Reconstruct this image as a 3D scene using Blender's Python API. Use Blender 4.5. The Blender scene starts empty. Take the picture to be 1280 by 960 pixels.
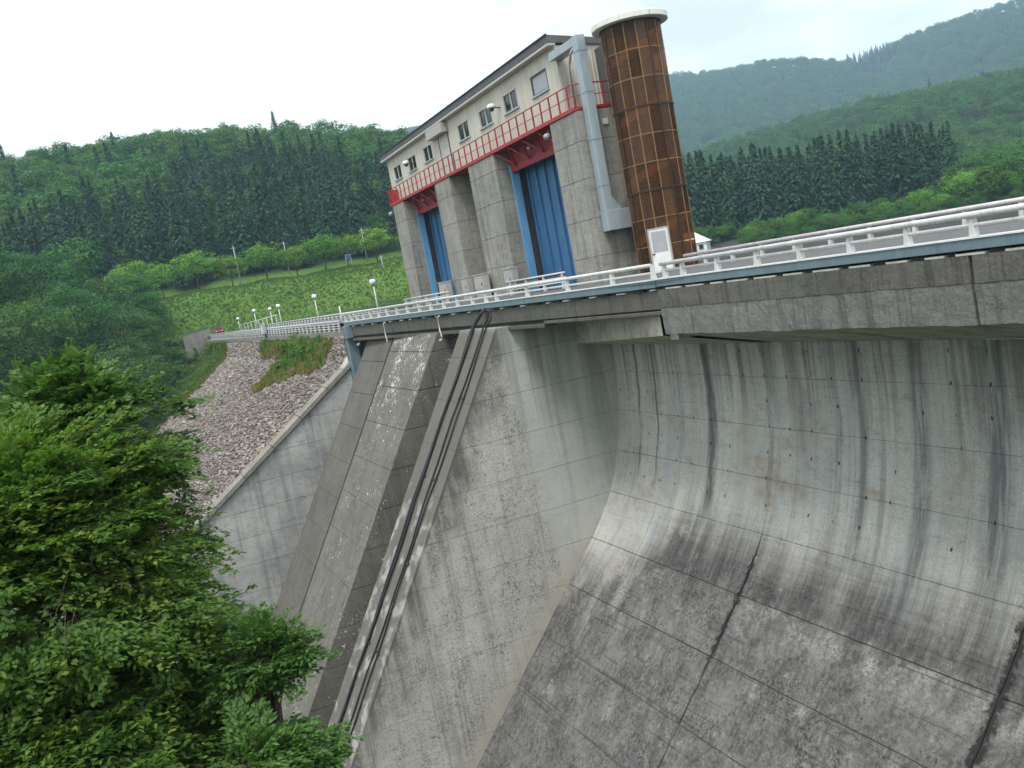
import bpy, bmesh, math, random
import numpy as np
from mathutils import Vector, Matrix, noise as mnoise

SC = bpy.context.scene
COL = SC.collection
R = math.radians
rng = np.random.default_rng(7)
random.seed(7)

# ------------------------------------------------------------------ camera
F_PX, ROLL, VP = 1180.0, R(10.6), (145.0, 438.0)          # focal length in photo pixels, tilt, vanishing point of the crest
_c, _s = math.cos(ROLL), math.sin(ROLL)
_dx, _dy = VP[0] - 640, VP[1] - 480
PITCH = math.atan2(-(_dx * _s + _dy * _c), F_PX)
YAW = math.atan2(-(_dx * _c - _dy * _s), F_PX / math.cos(PITCH))
RIGHT0 = Vector((math.cos(YAW), -math.sin(YAW), 0))
HEAD = Vector((math.sin(YAW), math.cos(YAW), 0))
FWD = HEAD * math.cos(PITCH) - Vector((0, 0, 1)) * math.sin(PITCH)
UP0 = HEAD * math.sin(PITCH) + Vector((0, 0, 1)) * math.cos(PITCH)
CR, CU = RIGHT0 * _c - UP0 * _s, RIGHT0 * _s + UP0 * _c

def ray(px, py):
    return FWD + CR * ((px - 640) / F_PX) + CU * ((480 - py) / F_PX)
def on_x(px, py, x): d = ray(px, py); return d * (x / d.x)
def on_y(px, py, y): d = ray(px, py); return d * (y / d.y)

cam_d = bpy.data.cameras.new('camera')
cam = bpy.data.objects.new('camera', cam_d); COL.objects.link(cam)
cam_d.sensor_width = 36; cam_d.lens = F_PX / 1280 * 36
cam_d.clip_start = 0.1; cam_d.clip_end = 9000
m = Matrix((CR, CU, -FWD)).transposed().to_4x4()
cam.matrix_world = m
SC.camera = cam

# ------------------------------------------------------------------ sky, sun, exposure
SUN_EL, SUN_AZ = R(60), R(222)                 # azimuth clockwise from +Y
sun_dir = Vector((math.sin(SUN_AZ) * math.cos(SUN_EL), math.cos(SUN_AZ) * math.cos(SUN_EL), math.sin(SUN_EL)))
W = bpy.data.worlds.new('World'); SC.world = W; W.use_nodes = True
nt = W.node_tree; nt.nodes.clear()
def N(nt, t, **kw):
    n = nt.nodes.new(t)
    for k, v in kw.items():
        if k in n.inputs.keys() if isinstance(k, str) else False: n.inputs[k].default_value = v
        else: setattr(n, k, v)
    return n
sky = N(nt, 'ShaderNodeTexSky', sky_type='NISHITA', sun_disc=False)
sky.sun_elevation = SUN_EL; sky.sun_rotation = SUN_AZ; sky.dust_density = 3.0; sky.air_density = 1.0
tc = N(nt, 'ShaderNodeTexCoord'); mp = N(nt, 'ShaderNodeMapping'); mp.inputs['Scale'].default_value = (1, 1, 2.6)
nz = N(nt, 'ShaderNodeTexNoise'); nz.inputs['Scale'].default_value = 2.3; nz.inputs['Detail'].default_value = 6; nz.inputs['Roughness'].default_value = 0.55
rp = N(nt, 'ShaderNodeMapRange'); rp.inputs['From Min'].default_value = 0.36; rp.inputs['From Max'].default_value = 0.56
rp.inputs['To Min'].default_value = 0.45; rp.inputs['To Max'].default_value = 1.0
mx = N(nt, 'ShaderNodeMix', data_type='RGBA')
mx.inputs[7].default_value = (10.0, 10.4, 10.6, 1)            # bright overcast cloud
bg = N(nt, 'ShaderNodeBackground'); bg.inputs['Strength'].default_value = 0.098
out = N(nt, 'ShaderNodeOutputWorld')
L = nt.links.new
L(tc.outputs['Generated'], mp.inputs['Vector']); L(mp.outputs[0], nz.inputs['Vector']); L(nz.outputs[0], rp.inputs['Value'])
L(rp.outputs[0], mx.inputs[0]); L(sky.outputs[0], mx.inputs[6]); L(mx.outputs[2], bg.inputs['Color']); L(bg.outputs[0], out.inputs['Surface'])

sun_d = bpy.data.lights.new('sun', 'SUN'); sun_d.energy = 1.5; sun_d.angle = R(18); sun_d.color = (1, 0.96, 0.9)
sun = bpy.data.objects.new('sun', sun_d); COL.objects.link(sun)
sun.rotation_euler = (-sun_dir).to_track_quat('-Z', 'Y').to_euler(); sun.location = sun_dir * 200
SC.view_settings.view_transform = 'Standard'; SC.view_settings.look = 'None'
SC.view_settings.exposure = 0.88; SC.view_settings.gamma = 1.0; SC.view_settings.use_curve_mapping = False
SC.cycles.max_bounces = 7; SC.cycles.transparent_max_bounces = 10; SC.cycles.volume_bounces = 0
SC.cycles.use_denoising = True

# ------------------------------------------------------------------ materials
def new_mat(name):
    m = bpy.data.materials.new(name); m.use_nodes = True
    nt = m.node_tree; nt.nodes.clear()
    o = nt.nodes.new('ShaderNodeOutputMaterial')
    b = nt.nodes.new('ShaderNodeBsdfPrincipled'); nt.links.new(b.outputs[0], o.inputs['Surface'])
    return m, nt, b, o
class G:
    """tiny node-graph helper"""
    def __init__(s, nt): s.nt = nt
    def n(s, t, **kw):
        x = s.nt.nodes.new(t)
        for k, v in kw.items(): setattr(x, k, v)
        return x
    def put(s, sock, v):
        if hasattr(v, 'links') or isinstance(v, bpy.types.NodeSocket): s.nt.links.new(v, sock)
        else: sock.default_value = v
    def math(s, op, a, b=0.0, c=0.0, clamp=False):
        x = s.n('ShaderNodeMath', operation=op, use_clamp=clamp)
        s.put(x.inputs[0], a); s.put(x.inputs[1], b); s.put(x.inputs[2], c); return x.outputs[0]
    def rng(s, v, a, b, c=0.0, d=1.0, smooth=True):
        x = s.n('ShaderNodeMapRange', interpolation_type='SMOOTHSTEP' if smooth else 'LINEAR')
        s.put(x.inputs[0], v)
        for i, q in enumerate((a, b, c, d)): s.put(x.inputs[i + 1], q)
        return x.outputs[0]
    def noise(s, vec, scale, detail=4, rough=0.55, dist=0.0):
        x = s.n('ShaderNodeTexNoise'); s.put(x.inputs['Vector'], vec)
        x.inputs['Scale'].default_value = scale; x.inputs['Detail'].default_value = detail
        x.inputs['Roughness'].default_value = rough; x.inputs['Distortion'].default_value = dist
        return x.outputs[0]
    def scale(s, vec, sc, off=(0, 0, 0)):
        x = s.n('ShaderNodeMapping'); s.put(x.inputs[0], vec); x.inputs['Scale'].default_value = sc; x.inputs['Location'].default_value = off
        return x.outputs[0]
    def mix(s, f, a, b, mode='MIX'):
        x = s.n('ShaderNodeMix', data_type='RGBA', blend_type=mode)
        s.put(x.inputs[0], f); s.put(x.inputs[6], a if not isinstance(a, tuple) else (*a[:3], 1)); s.put(x.inputs[7], b if not isinstance(b, tuple) else (*b[:3], 1))
        return x.outputs[2]
    def pos(s): return s.n('ShaderNodeNewGeometry').outputs['Position']
    def sep(s, v):
        x = s.n('ShaderNodeSeparateXYZ'); s.put(x.inputs[0], v); return x.outputs
    def comb(s, a, b, c):
        x = s.n('ShaderNodeCombineXYZ')
        for i, q in enumerate((a, b, c)): s.put(x.inputs[i], q)
        return x.outputs[0]
    def bump(s, h, st, dist=0.02):
        x = s.n('ShaderNodeBump'); x.inputs['Strength'].default_value = st; x.inputs['Distance'].default_value = dist
        s.put(x.inputs['Height'], h); return x.outputs[0]

def concrete(name, base, streak_scale=(1.6, 1.6, 0.05), streak=0.5, dark=(0.05, 0.048, 0.045), speck=0.3, white=0.0, moss=0.0, rough_bump=0.6, patch=0.5, extra=None):
    m, nt, b, o = new_mat(name); g = G(nt); P = g.pos()
    big = g.noise(P, 0.35, 5, 0.6)
    st1 = g.noise(g.scale(P, streak_scale), 1.0, 5, 0.62)
    st2 = g.noise(g.scale(P, tuple(3.5 * q for q in streak_scale), (7, 3, 1)), 1.0, 4, 0.6)
    fine = g.noise(P, 9.0, 6, 0.7); grain = g.noise(P, 16.0, 6, 0.8)
    col = g.mix(g.rng(big, 0.3, 0.7), tuple(q * (1 - 0.32 * patch) for q in base), tuple(q * (1 + 0.22 * patch) for q in base))
    col = g.mix(g.math('MULTIPLY', g.rng(st1, 0.50, 0.74), streak), col, dark)
    col = g.mix(g.math('MULTIPLY', g.rng(st2, 0.52, 0.72), streak * 0.7), col, dark)
    col = g.mix(g.math('MULTIPLY', g.rng(st2, 0.42, 0.25), streak * 0.35), col, tuple(min(0.62, q * 1.7) for q in base))
    col = g.mix(g.math('MULTIPLY', g.rng(fine, 0.56, 0.70), speck), col, dark)
    col = g.mix(g.rng(grain, 0.30, 0.60, 0.55, 0.0), col, tuple(q * 0.40 for q in base))
    col = g.mix(g.rng(grain, 0.52, 0.75, 0.0, 0.55), col, tuple(min(0.7, q * 1.8) for q in base))
    med = g.noise(g.scale(P, (1.0, 1.0, 1.6)), 1.7, 8, 0.72)
    col = g.mix(g.rng(med, 0.50, 0.72, 0, 0.55 * patch + 0.12), col, dark)
    col = g.mix(g.rng(med, 0.46, 0.28, 0, 0.30 * patch + 0.06), col, tuple(min(0.62, q * 1.55) for q in base))
    hz = g.noise(g.scale(P, (0.5, 0.5, 11.0)), 1.0, 5, 0.7)
    col = g.mix(g.rng(hz, 0.57, 0.70, 0, 0.35), col, dark)
    if white:
        dens = g.math('ADD', g.rng(g.noise(P, 0.5, 5, 0.6), 0.40, 0.62), g.rng(g.sep(P)[2], -9.0, -3.5, -0.25, 0.35))
        w = g.rng(g.math('ADD', g.noise(g.scale(P, (1, 1, 0.8)), 4.2, 6, 0.66), g.math('MULTIPLY', dens, 0.10)), 0.685, 0.715)
        w2 = g.rng(g.math('ADD', g.noise(P, 10.0, 4, 0.6), g.math('MULTIPLY', dens, 0.10)), 0.695, 0.73)
        w = g.math('MAXIMUM', w, g.math('MULTIPLY', w2, 0.8))
        col = g.mix(g.math('MULTIPLY', w, white), col, (0.72, 0.71, 0.68))
    if moss:
        mo = g.math('MULTIPLY', g.rng(g.noise(P, 0.8, 4), 0.5, 0.68), moss); col = g.mix(mo, col, (0.09, 0.10, 0.045))
    if extra: col = extra(g, P, col)
    z = g.sep(P)[2]
    board = g.math('MULTIPLY', g.noise(g.scale(P, (0.35, 0.35, 9.0)), 1.0, 3, 0.6), 0.35)
    h = g.math('ADD', g.math('ADD', fine, g.math('MULTIPLY', grain, 0.35)), board)
    nt.links.new(col, b.inputs['Base Color']); b.inputs['Roughness'].default_value = 0.92
    b.inputs['Specular IOR Level'].default_value = 0.2
    nt.links.new(g.bump(h, rough_bump, 0.025), b.inputs['Normal'])
    return m

def dam_face_extra(g, P, col):
    X, Y, Z = g.sep(P)
    wob = g.math('MULTIPLY', g.math('SUBTRACT', g.noise(g.scale(P, (0.1, 0.2, 0.5)), 1.2, 3), 0.5), 0.5)
    Yw = g.math('ADD', Y, wob)
    brk = g.noise(g.scale(P, (1.0, 5.0, 0.35)), 1.0, 5, 0.65)
    wide = g.noise(g.scale(P, (0.05, 0.55, 0.07), (0, 4, 2)), 1.0, 5, 0.65)
    col = g.mix(g.rng(wide, 0.52, 0.66, 0, 0.55), col, (0.33, 0.365, 0.37))
    col = g.mix(g.rng(wide, 0.46, 0.34, 0, 0.55), col, (0.42, 0.40, 0.335))
    wide2 = g.noise(g.scale(P, (0.05, 1.6, 0.05), (9, 1, 2)), 1.0, 6, 0.7)
    col = g.mix(g.rng(wide2, 0.55, 0.68, 0, 0.5), col, (0.17, 0.18, 0.175))
    col = g.mix(g.rng(wide2, 0.42, 0.32, 0, 0.4), col, (0.46, 0.46, 0.43))
    for yc, w, st, zb in ((34.0, 0.42, 0.80, -12.0), (38.45, 0.10, 0.7, -11), (40.0, 0.13, 0.75, -11), (30.1, 0.22, 0.42, -11.5), (25.15, 0.30, 0.5, -12), (26.3, 0.20, 0.4, -12),
                          (22.55, 0.42, 0.62, -12.5), (19.7, 0.55, 0.62, -12.5), (28.2, 0.25, 0.35, -9), (36.3, 0.16, 0.3, -9.5), (21.0, 0.25, 0.4, -8.5), (17.4, 0.7, 0.5, -9)):
        d = g.math('ABSOLUTE', g.math('SUBTRACT', Yw, yc))
        f = g.math('MULTIPLY', g.rng(d, w * 1.25, w * 0.25, 0, 1), g.rng(brk, 0.34, 0.56, 0.25, 1.0))
        f = g.math('MULTIPLY', f, g.rng(Z, zb - 0.5, zb + 1.5))
        col = g.mix(g.math('MULTIPLY', f, st), col, (0.045, 0.052, 0.056))
    # streaks falling from the crest
    s = g.noise(g.scale(P, (0.02, 1.9, 0.03), (3, 0, 0)), 1.0, 6, 0.7)
    top = g.math('MULTIPLY', g.rng(s, 0.46, 0.64), g.rng(g.math('ADD', Z, g.math('MULTIPLY', g.noise(g.scale(P, (0, 1.2, 0)), 1.0, 4), 5.0)), -6.2, -2.0))
    col = g.mix(g.math('MULTIPLY', top, 0.6), col, (0.08, 0.08, 0.07))
    # rust / ochre patches
    oc = g.math('MULTIPLY', g.rng(g.noise(g.scale(P, (0.35, 0.35, 0.55), (1, 9, 4)), 1.0, 5, 0.6), 0.55, 0.70), g.math('MULTIPLY', g.rng(Z, -12.5, -11.2), g.rng(Z, -6.0, -9.0)))
    col = g.mix(g.math('MULTIPLY', oc, 0.6), col, (0.27, 0.19, 0.09))
    # black growth on the sloping part: begins near z = -11.5, ragged
    lines = g.noise(g.scale(P, (0.6, 0.25, 7.0)), 1.0, 4, 0.6)
    rag = g.math('ADD', g.math('MULTIPLY', g.noise(g.scale(P, (0.05, 1.0, 0.05)), 1.0, 6, 0.75), 4.2), g.math('MULTIPLY', lines, 0.9))
    zr = g.math('ADD', Z, g.math('SUBTRACT', rag, 2.5))
    zr = g.math('ADD', zr, g.rng(g.math('ADD', Y, g.math('MULTIPLY', g.noise(P, 0.6, 5), 3.0)), 35.5, 42.5, 0.0, 2.6))
    low = g.rng(zr, -10.3, -13.4)
    left = g.rng(g.math('ADD', Y, g.math('MULTIPLY', g.math('SUBTRACT', g.noise(P, 0.5, 4), 0.5), 3)), 41.6, 36.5)       # near the wall the growth is thinner
    spk = g.noise(g.scale(P, (2.4, 4.2, 2.4)), 1.3, 9, 0.82); spk2 = g.noise(g.scale(P, (0.35, 3.4, 0.35), (5, 2, 1)), 1.0, 8, 0.75)
    blot = g.noise(g.scale(P, (0.5, 0.5, 0.5), (4, 4, 4)), 1.0, 6, 0.65)
    tiny = g.noise(P, 9.0, 8, 0.82); iso = g.math('ADD', g.math('MULTIPLY', g.noise(P, 5.5, 9, 0.8), 0.65), g.math('MULTIPLY', g.noise(P, 0.9, 6, 0.7), 0.35))
    lichen = g.mix(g.rng(iso, 0.34, 0.66), (0.05, 0.049, 0.048), (0.215, 0.21, 0.198))
    lichen = g.mix(g.math('MULTIPLY', g.rng(spk2, 0.50, 0.64), 0.45), lichen, (0.05, 0.045, 0.045))
    lichen = g.mix(g.math('MULTIPLY', g.rng(blot, 0.50, 0.66), 0.35), lichen, (0.24, 0.232, 0.215))
    blk = g.math('ADD', tiny, g.math('MULTIPLY', g.math('SUBTRACT', g.noise(P, 0.7, 5, 0.6), 0.5), 0.35))
    lichen = g.mix(g.math('MULTIPLY', g.rng(blk, 0.545, 0.60), 0.85), lichen, (0.030, 0.027, 0.028))
    band = g.math('MULTIPLY', g.math('MULTIPLY', g.rng(Z, -11.2, -12.0), g.rng(Z, -14.6, -13.0)), g.math('MULTIPLY', g.rng(Y, 41, 33, 0.25, 1.0), g.rng(g.noise(P, 0.45, 5, 0.65), 0.36, 0.58, 0.35, 1.0)))
    lichen = g.mix(g.math('MULTIPLY', band, g.rng(spk2, 0.36, 0.56, 0.25, 0.8)), lichen, (0.045, 0.042, 0.043))
    # pale crust below the second joint, black fringe above it
    en = g.math('MULTIPLY', g.noise(P, 1.3, 6, 0.7), 1.5)
    ze = g.math('ADD', Z, en)
    crust = g.math('MULTIPLY', g.math('MULTIPLY', g.rng(ze, -12.7, -13.0), g.rng(ze, -14.1, -13.4)), g.math('MULTIPLY', g.rng(Y, 30.2, 29.2), g.math('MULTIPLY', g.rng(tiny, 0.42, 0.54), g.rng(g.noise(P, 1.1, 7, 0.72), 0.40, 0.60))))
    lichen = g.mix(g.math('MULTIPLY', crust, 0.5), lichen, (0.45, 0.43, 0.40))
    pale = g.math('MULTIPLY', g.rng(tiny, 0.46, 0.56), g.rng(g.noise(P, 0.8, 7, 0.7), 0.57, 0.66))
    lichen = g.mix(g.math('MULTIPLY', pale, 0.6), lichen, (0.42, 0.40, 0.37))
    ln2 = g.noise(g.scale(P, (1.5, 0.12, 9.0)), 1.0, 4, 0.6)
    lichen = g.mix(g.math('MULTIPLY', g.rng(ln2, 0.58, 0.68), 0.5), lichen, (0.03, 0.028, 0.028))
    col = g.mix(low, col, lichen)
    # pale scour beside the wall
    sc = g.math('MULTIPLY', g.rng(g.noise(g.scale(P, (0.5, 0.8, 0.5), (2, 2, 7)), 1.0, 5), 0.45, 0.62), g.math('MULTIPLY', g.rng(Z, -12.8, -14.2), g.rng(Z, -18, -15.5)))
    sc = g.math('MULTIPLY', g.math('MULTIPLY', sc, g.rng(tiny, 0.40, 0.54)), g.rng(Y, 34.0, 38.5))
    col = g.mix(g.math('MULTIPLY', sc, 0.6), col, (0.42, 0.40, 0.36))
    # dark growth in the open block joints of the slope
    for yc, w_, z0, z1 in ((30.0, 0.13, -17.0, -12.0), (18.3, 0.20, -30, -11.6)):
        q = g.math('ABSOLUTE', g.math('ADD', g.math('SUBTRACT', Y, yc), g.math('MULTIPLY', g.math('SUBTRACT', g.noise(P, 3.2, 8, 0.78), 0.5), 1.1)))
        f = g.math('MULTIPLY', g.rng(q, w_ * 1.3, w_ * 0.5), g.math('MULTIPLY', g.rng(Z, z1 + 0.3, z1 - 0.6), g.rng(Z, z0, z0 + 2)))
        col = g.mix(g.math('MULTIPLY', f, 0.92), col, (0.024, 0.020, 0.021))
    # form-tie holes, a row under each lift joint
    fy = g.math('ABSOLUTE', g.math('SUBTRACT', g.math('FRACT', g.math('ADD', g.math('DIVIDE', Y, 1.3), g.math('MULTIPLY', g.noise(P, 0.6, 1), 0.5))), 0.5))
    fz = g.math('ABSOLUTE', g.math('SUBTRACT', g.math('FRACT', g.math('DIVIDE', g.math('ADD', Z, 5.1), 1.0)), 0.5))
    dd = g.math('ADD', g.math('POWER', g.math('MULTIPLY', fy, 1.3), 2.0), g.math('POWER', g.math('MULTIPLY', fz, 0.55), 2.0))
    hole = g.math('MULTIPLY', g.rng(dd, 0.0022, 0.0008), g.math('MULTIPLY', g.rng(Z, -12, -11), g.rng(g.noise(P, 1.1, 2), 0.46, 0.54)))
    col = g.mix(g.math('MULTIPLY', hole, 0.9), col, (0.02, 0.02, 0.02))
    return col

def wall_extra(g, P, col):
    X, Y, Z = g.sep(P)
    # sheltered under the bridge: smooth, bluish and clean; weathered beyond the drip line
    e = g.math('ADD', X, g.math('MULTIPLY', Z, 0.09))
    shel = g.rng(e, 16.35, 16.75)
    rain = g.math('SUBTRACT', 1.0, shel)
    pit = g.math('ADD', g.math('MULTIPLY', g.noise(P, 9.0, 7, 0.8), 0.7), g.math('MULTIPLY', g.noise(g.scale(P, (0.9, 0.9, 0.5)), 1.0, 5, 0.65), 0.3))
    col = g.mix(g.math('MULTIPLY', rain, g.rng(pit, 0.50, 0.62, 0, 0.72)), col, (0.085, 0.08, 0.07))
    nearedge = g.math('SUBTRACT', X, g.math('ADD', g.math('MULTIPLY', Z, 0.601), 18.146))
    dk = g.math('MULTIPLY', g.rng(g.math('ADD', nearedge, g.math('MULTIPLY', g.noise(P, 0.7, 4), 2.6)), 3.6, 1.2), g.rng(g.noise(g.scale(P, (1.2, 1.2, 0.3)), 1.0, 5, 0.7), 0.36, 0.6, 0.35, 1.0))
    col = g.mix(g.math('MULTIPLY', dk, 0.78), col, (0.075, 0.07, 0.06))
    tp = g.math('MULTIPLY', g.rng(nearedge, 0.22, 0.06), g.rng(g.noise(g.scale(P, (1, 1, 0.7)), 1.6, 6, 0.7), 0.25, 0.6, 0.84, 0.97))
    col = g.mix(tp, col, (0.125, 0.116, 0.10))
    col = g.mix(g.math('MULTIPLY', shel, 0.5), col, (0.45, 0.485, 0.475))
    br = g.math('MULTIPLY', g.math('MULTIPLY', shel, g.rng(Z, -11, -3.5)), g.rng(g.noise(g.scale(P, (1.1, 1, 0.05), (2, 0, 0)), 1.0, 3), 0.48, 0.62))
    col = g.mix(g.math('MULTIPLY', br, 0.5), col, (0.12, 0.11, 0.08))
    wh = g.math('MULTIPLY', g.rng(g.noise(g.scale(P, (5.5, 1, 0.5)), 1.0, 4, 0.7), 0.66, 0.72), shel)
    col = g.mix(g.math('MULTIPLY', wh, 0.6), col, (0.5, 0.5, 0.48))
    lim = g.math('MULTIPLY', g.rng(g.noise(g.scale(P, (2.2, 1, 0.12), (8, 0, 0)), 1.0, 4, 0.6), 0.5, 0.66), g.rng(Z, -8, -12))
    col = g.mix(g.math('MULTIPLY', lim, 0.55), col, (0.46, 0.455, 0.42))
    gap_ = g.math('SUBTRACT', g.math('ADD', g.math('MULTIPLY', Z, 0.89), 32.05), X)
    tanb = g.math('MULTIPLY', g.rng(g.math('ADD', gap_, g.math('MULTIPLY', g.noise(P, 0.9, 4), 1.2)), 2.4, 0.9), g.rng(Z, -12.5, -14.5))
    return g.mix(g.math('MULTIPLY', tanb, 0.6), col, (0.46, 0.42, 0.34))

def simple(name, base, rough=0.6, metal=0.0, var=0.25, vscale=3.0, dirt=None, dirt_amt=0.4, bump=0.0, bscale=20, streaky=False, spec=0.4):
    m, nt, b, o = new_mat(name); g = G(nt); P = g.pos()
    n1 = g.noise(g.scale(P, (1, 1, 0.15)) if streaky else P, vscale, 5, 0.6)
    col = g.mix(g.rng(n1, 0.3, 0.7), tuple(q * (1 - var) for q in base), tuple(min(0.9, q * (1 + var * 0.6)) for q in base))
    if dirt: col = g.mix(g.math('MULTIPLY', g.rng(g.noise(g.scale(P, (2, 2, 0.5)), 2.2, 6, 0.7), 0.5, 0.72), dirt_amt), col, dirt)
    nt.links.new(col, b.inputs['Base Color']); b.inputs['Roughness'].default_value = rough; b.inputs['Metallic'].default_value = metal
    b.inputs['Specular IOR Level'].default_value = spec
    if bump: nt.links.new(g.bump(g.noise(P, bscale, 5, 0.7), bump, 0.02), b.inputs['Normal'])
    return m

M = {}
M['face'] = concrete('dam_face_concrete', (0.50, 0.50, 0.455), (0.03, 0.8, 0.035), 0.30, (0.12, 0.12, 0.112), 0.2, extra=dam_face_extra, rough_bump=0.8, patch=0.5)
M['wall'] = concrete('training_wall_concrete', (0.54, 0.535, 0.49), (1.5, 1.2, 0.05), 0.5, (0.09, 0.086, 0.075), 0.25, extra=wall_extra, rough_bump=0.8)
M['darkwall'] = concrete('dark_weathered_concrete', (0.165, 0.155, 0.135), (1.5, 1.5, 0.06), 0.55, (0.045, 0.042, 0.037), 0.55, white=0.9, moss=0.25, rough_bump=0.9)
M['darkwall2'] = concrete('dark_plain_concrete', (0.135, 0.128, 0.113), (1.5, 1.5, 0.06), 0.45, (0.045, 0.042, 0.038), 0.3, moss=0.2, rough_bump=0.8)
M['wing'] = concrete('wing_wall_concrete', (0.42, 0.42, 0.40), (1.3, 1.0, 0.05), 0.6, (0.10, 0.105, 0.105), 0.12, rough_bump=0.4, patch=0.9)
M['coping'] = concrete('coping_concrete', (0.26, 0.25, 0.22), (1.2, 1.2, 0.4), 0.4, (0.09, 0.085, 0.075), 0.3, moss=0.3)
M['slab_up'] = concrete('crest_upper_concrete', (0.14, 0.135, 0.12), (0.5, 2.6, 0.12), 0.8, (0.035, 0.034, 0.03), 0.35, moss=0.15, rough_bump=0.9)
M['slab_low'] = concrete('crest_lower_concrete', (0.195, 0.195, 0.178), (0.5, 2.2, 0.10), 0.85, (0.06, 0.058, 0.052), 0.6, rough_bump=1.0)
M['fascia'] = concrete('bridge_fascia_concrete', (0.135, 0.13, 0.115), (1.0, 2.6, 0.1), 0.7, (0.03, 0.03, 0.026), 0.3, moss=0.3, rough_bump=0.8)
M['soffit'] = concrete('soffit_concrete', (0.48, 0.45, 0.37), (0.25, 1.8, 0.3), 0.7, (0.04, 0.037, 0.03), 0.3, moss=0.3)
M['pier'] = concrete('pier_concrete', (0.32, 0.312, 0.28), (1.6, 1.6, 0.08), 0.7, (0.075, 0.07, 0.06), 0.5, rough_bump=0.9, patch=0.6)
M['core'] = concrete('joint_concrete', (0.05, 0.048, 0.043), speck=0.5)
M['asphalt'] = simple('asphalt', (0.11, 0.11, 0.11), 0.9, var=0.2, bump=0.4, bscale=60)
M['rail'] = simple('painted_rail', (0.56, 0.58, 0.57), 0.45, var=0.10, dirt=(0.30, 0.27, 0.22), dirt_amt=0.6)
M['railpink'] = simple('faded_rail', (0.56, 0.52, 0.52), 0.5, var=0.12, dirt=(0.28, 0.2, 0.17), dirt_amt=0.4)
M['girder'] = simple('blue_grey_girder', (0.15, 0.215, 0.25), 0.5, var=0.14, dirt=(0.12, 0.13, 0.12), dirt_amt=0.5, streaky=True)
M['white'] = simple('white_paint', (0.74, 0.74, 0.72), 0.45, var=0.08, dirt=(0.4, 0.39, 0.35), dirt_amt=0.25)
M['offwhite'] = simple('off_white_curb', (0.58, 0.57, 0.5), 0.8, var=0.2, dirt=(0.2, 0.19, 0.15), dirt_amt=0.6)
M['red'] = simple('red_paint', (0.36, 0.035, 0.038), 0.5, var=0.15, dirt=(0.16, 0.035, 0.03), dirt_amt=0.65)
M['darkred'] = simple('red_primer', (0.26, 0.028, 0.034), 0.6, var=0.2, dirt=(0.1, 0.02, 0.02), dirt_amt=0.5)
M['blue'] = simple('blue_gate_paint', (0.052, 0.16, 0.315), 0.45, var=0.15, dirt=(0.025, 0.06, 0.11), dirt_amt=0.7, streaky=True)
M['lightblue'] = simple('light_blue_guide_paint', (0.14, 0.33, 0.54), 0.5, var=0.12, dirt=(0.1, 0.2, 0.3), dirt_amt=0.35, streaky=True)
M['duct'] = simple('galvanised_duct', (0.36, 0.42, 0.46), 0.45, 0.35, var=0.1, dirt=(0.25, 0.28, 0.3), dirt_amt=0.4, streaky=True)
M['cabinet'] = simple('cabinet_grey', (0.40, 0.38, 0.37), 0.5, var=0.1, dirt=(0.25, 0.22, 0.2), dirt_amt=0.4)
M['roof'] = simple('roof_metal', (0.10, 0.10, 0.105), 0.55, 0.2, var=0.2, dirt=(0.05, 0.05, 0.05))
M['soffit_white'] = simple('eave_board', (0.50, 0.49, 0.46), 0.7, var=0.08)
M['pipe'] = simple('black_pipe', (0.014, 0.014, 0.017), 0.5, var=0.3)
M['steel'] = simple('dark_steel', (0.07, 0.07, 0.075), 0.5, 0.4, var=0.2)
M['lampglass'] = simple('lamp_globe', (0.80, 0.81, 0.80), 0.25, var=0.04)
M['bronze'] = simple('bronze_frame', (0.055, 0.032, 0.022), 0.45, 0.3, var=0.2)
M['tan'] = simple('tan_bar', (0.30, 0.185, 0.085), 0.55, var=0.15)
M['treads'] = simple('stair_paint', (0.62, 0.45, 0.27), 0.6, var=0.1)
M['cream'] = simple('cream_cap', (0.74, 0.74, 0.66), 0.5, var=0.06, dirt=(0.5, 0.52, 0.4), dirt_amt=0.3)
M['glassdark'] = simple('window_glass', (0.018, 0.026, 0.024), 0.12, var=0.3, spec=0.3)
M['frosted'] = simple('frosted_panel', (0.36, 0.37, 0.39), 0.4, var=0.08)
M['carred'] = simple('car_paint_red', (0.19, 0.02, 0.025), 0.3, var=0.05)
M['tyre'] = simple('tyre_rubber', (0.02, 0.02, 0.02), 0.9)
M['bark'] = simple('bark', (0.085, 0.065, 0.05), 0.95, var=0.4, bump=0.8, bscale=12)
M['signblue'] = simple('sign_blue', (0.02, 0.06, 0.26), 0.4)

def cladding():
    m, nt, b, o = new_mat('beige_ribbed_cladding'); g = G(nt); P = g.pos(); X, Y, Z = g.sep(P)
    n1 = g.noise(g.scale(P, (2, 2, 0.12)), 1.2, 5, 0.65)
    col = g.mix(g.rng(n1, 0.35, 0.75), (0.56, 0.54, 0.47), (0.47, 0.44, 0.36))
    nt.links.new(g.mix(g.math('MULTIPLY', g.rng(g.noise(g.scale(P, (1.5, 1.5, 0.25)), 2.0, 6, 0.7), 0.5, 0.72), 0.4), col, (0.30, 0.26, 0.2)), b.inputs['Base Color'])
    w = g.math('ADD', g.math('SINE', g.math('MULTIPLY', Y, 2 * math.pi / 0.22)), g.math('SINE', g.math('MULTIPLY', X, 2 * math.pi / 0.22)))
    b.inputs['Roughness'].default_value = 0.6
    nt.links.new(g.bump(w, 0.6, 0.02), b.inputs['Normal'])
    return m
M['clad'] = cladding()

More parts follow.
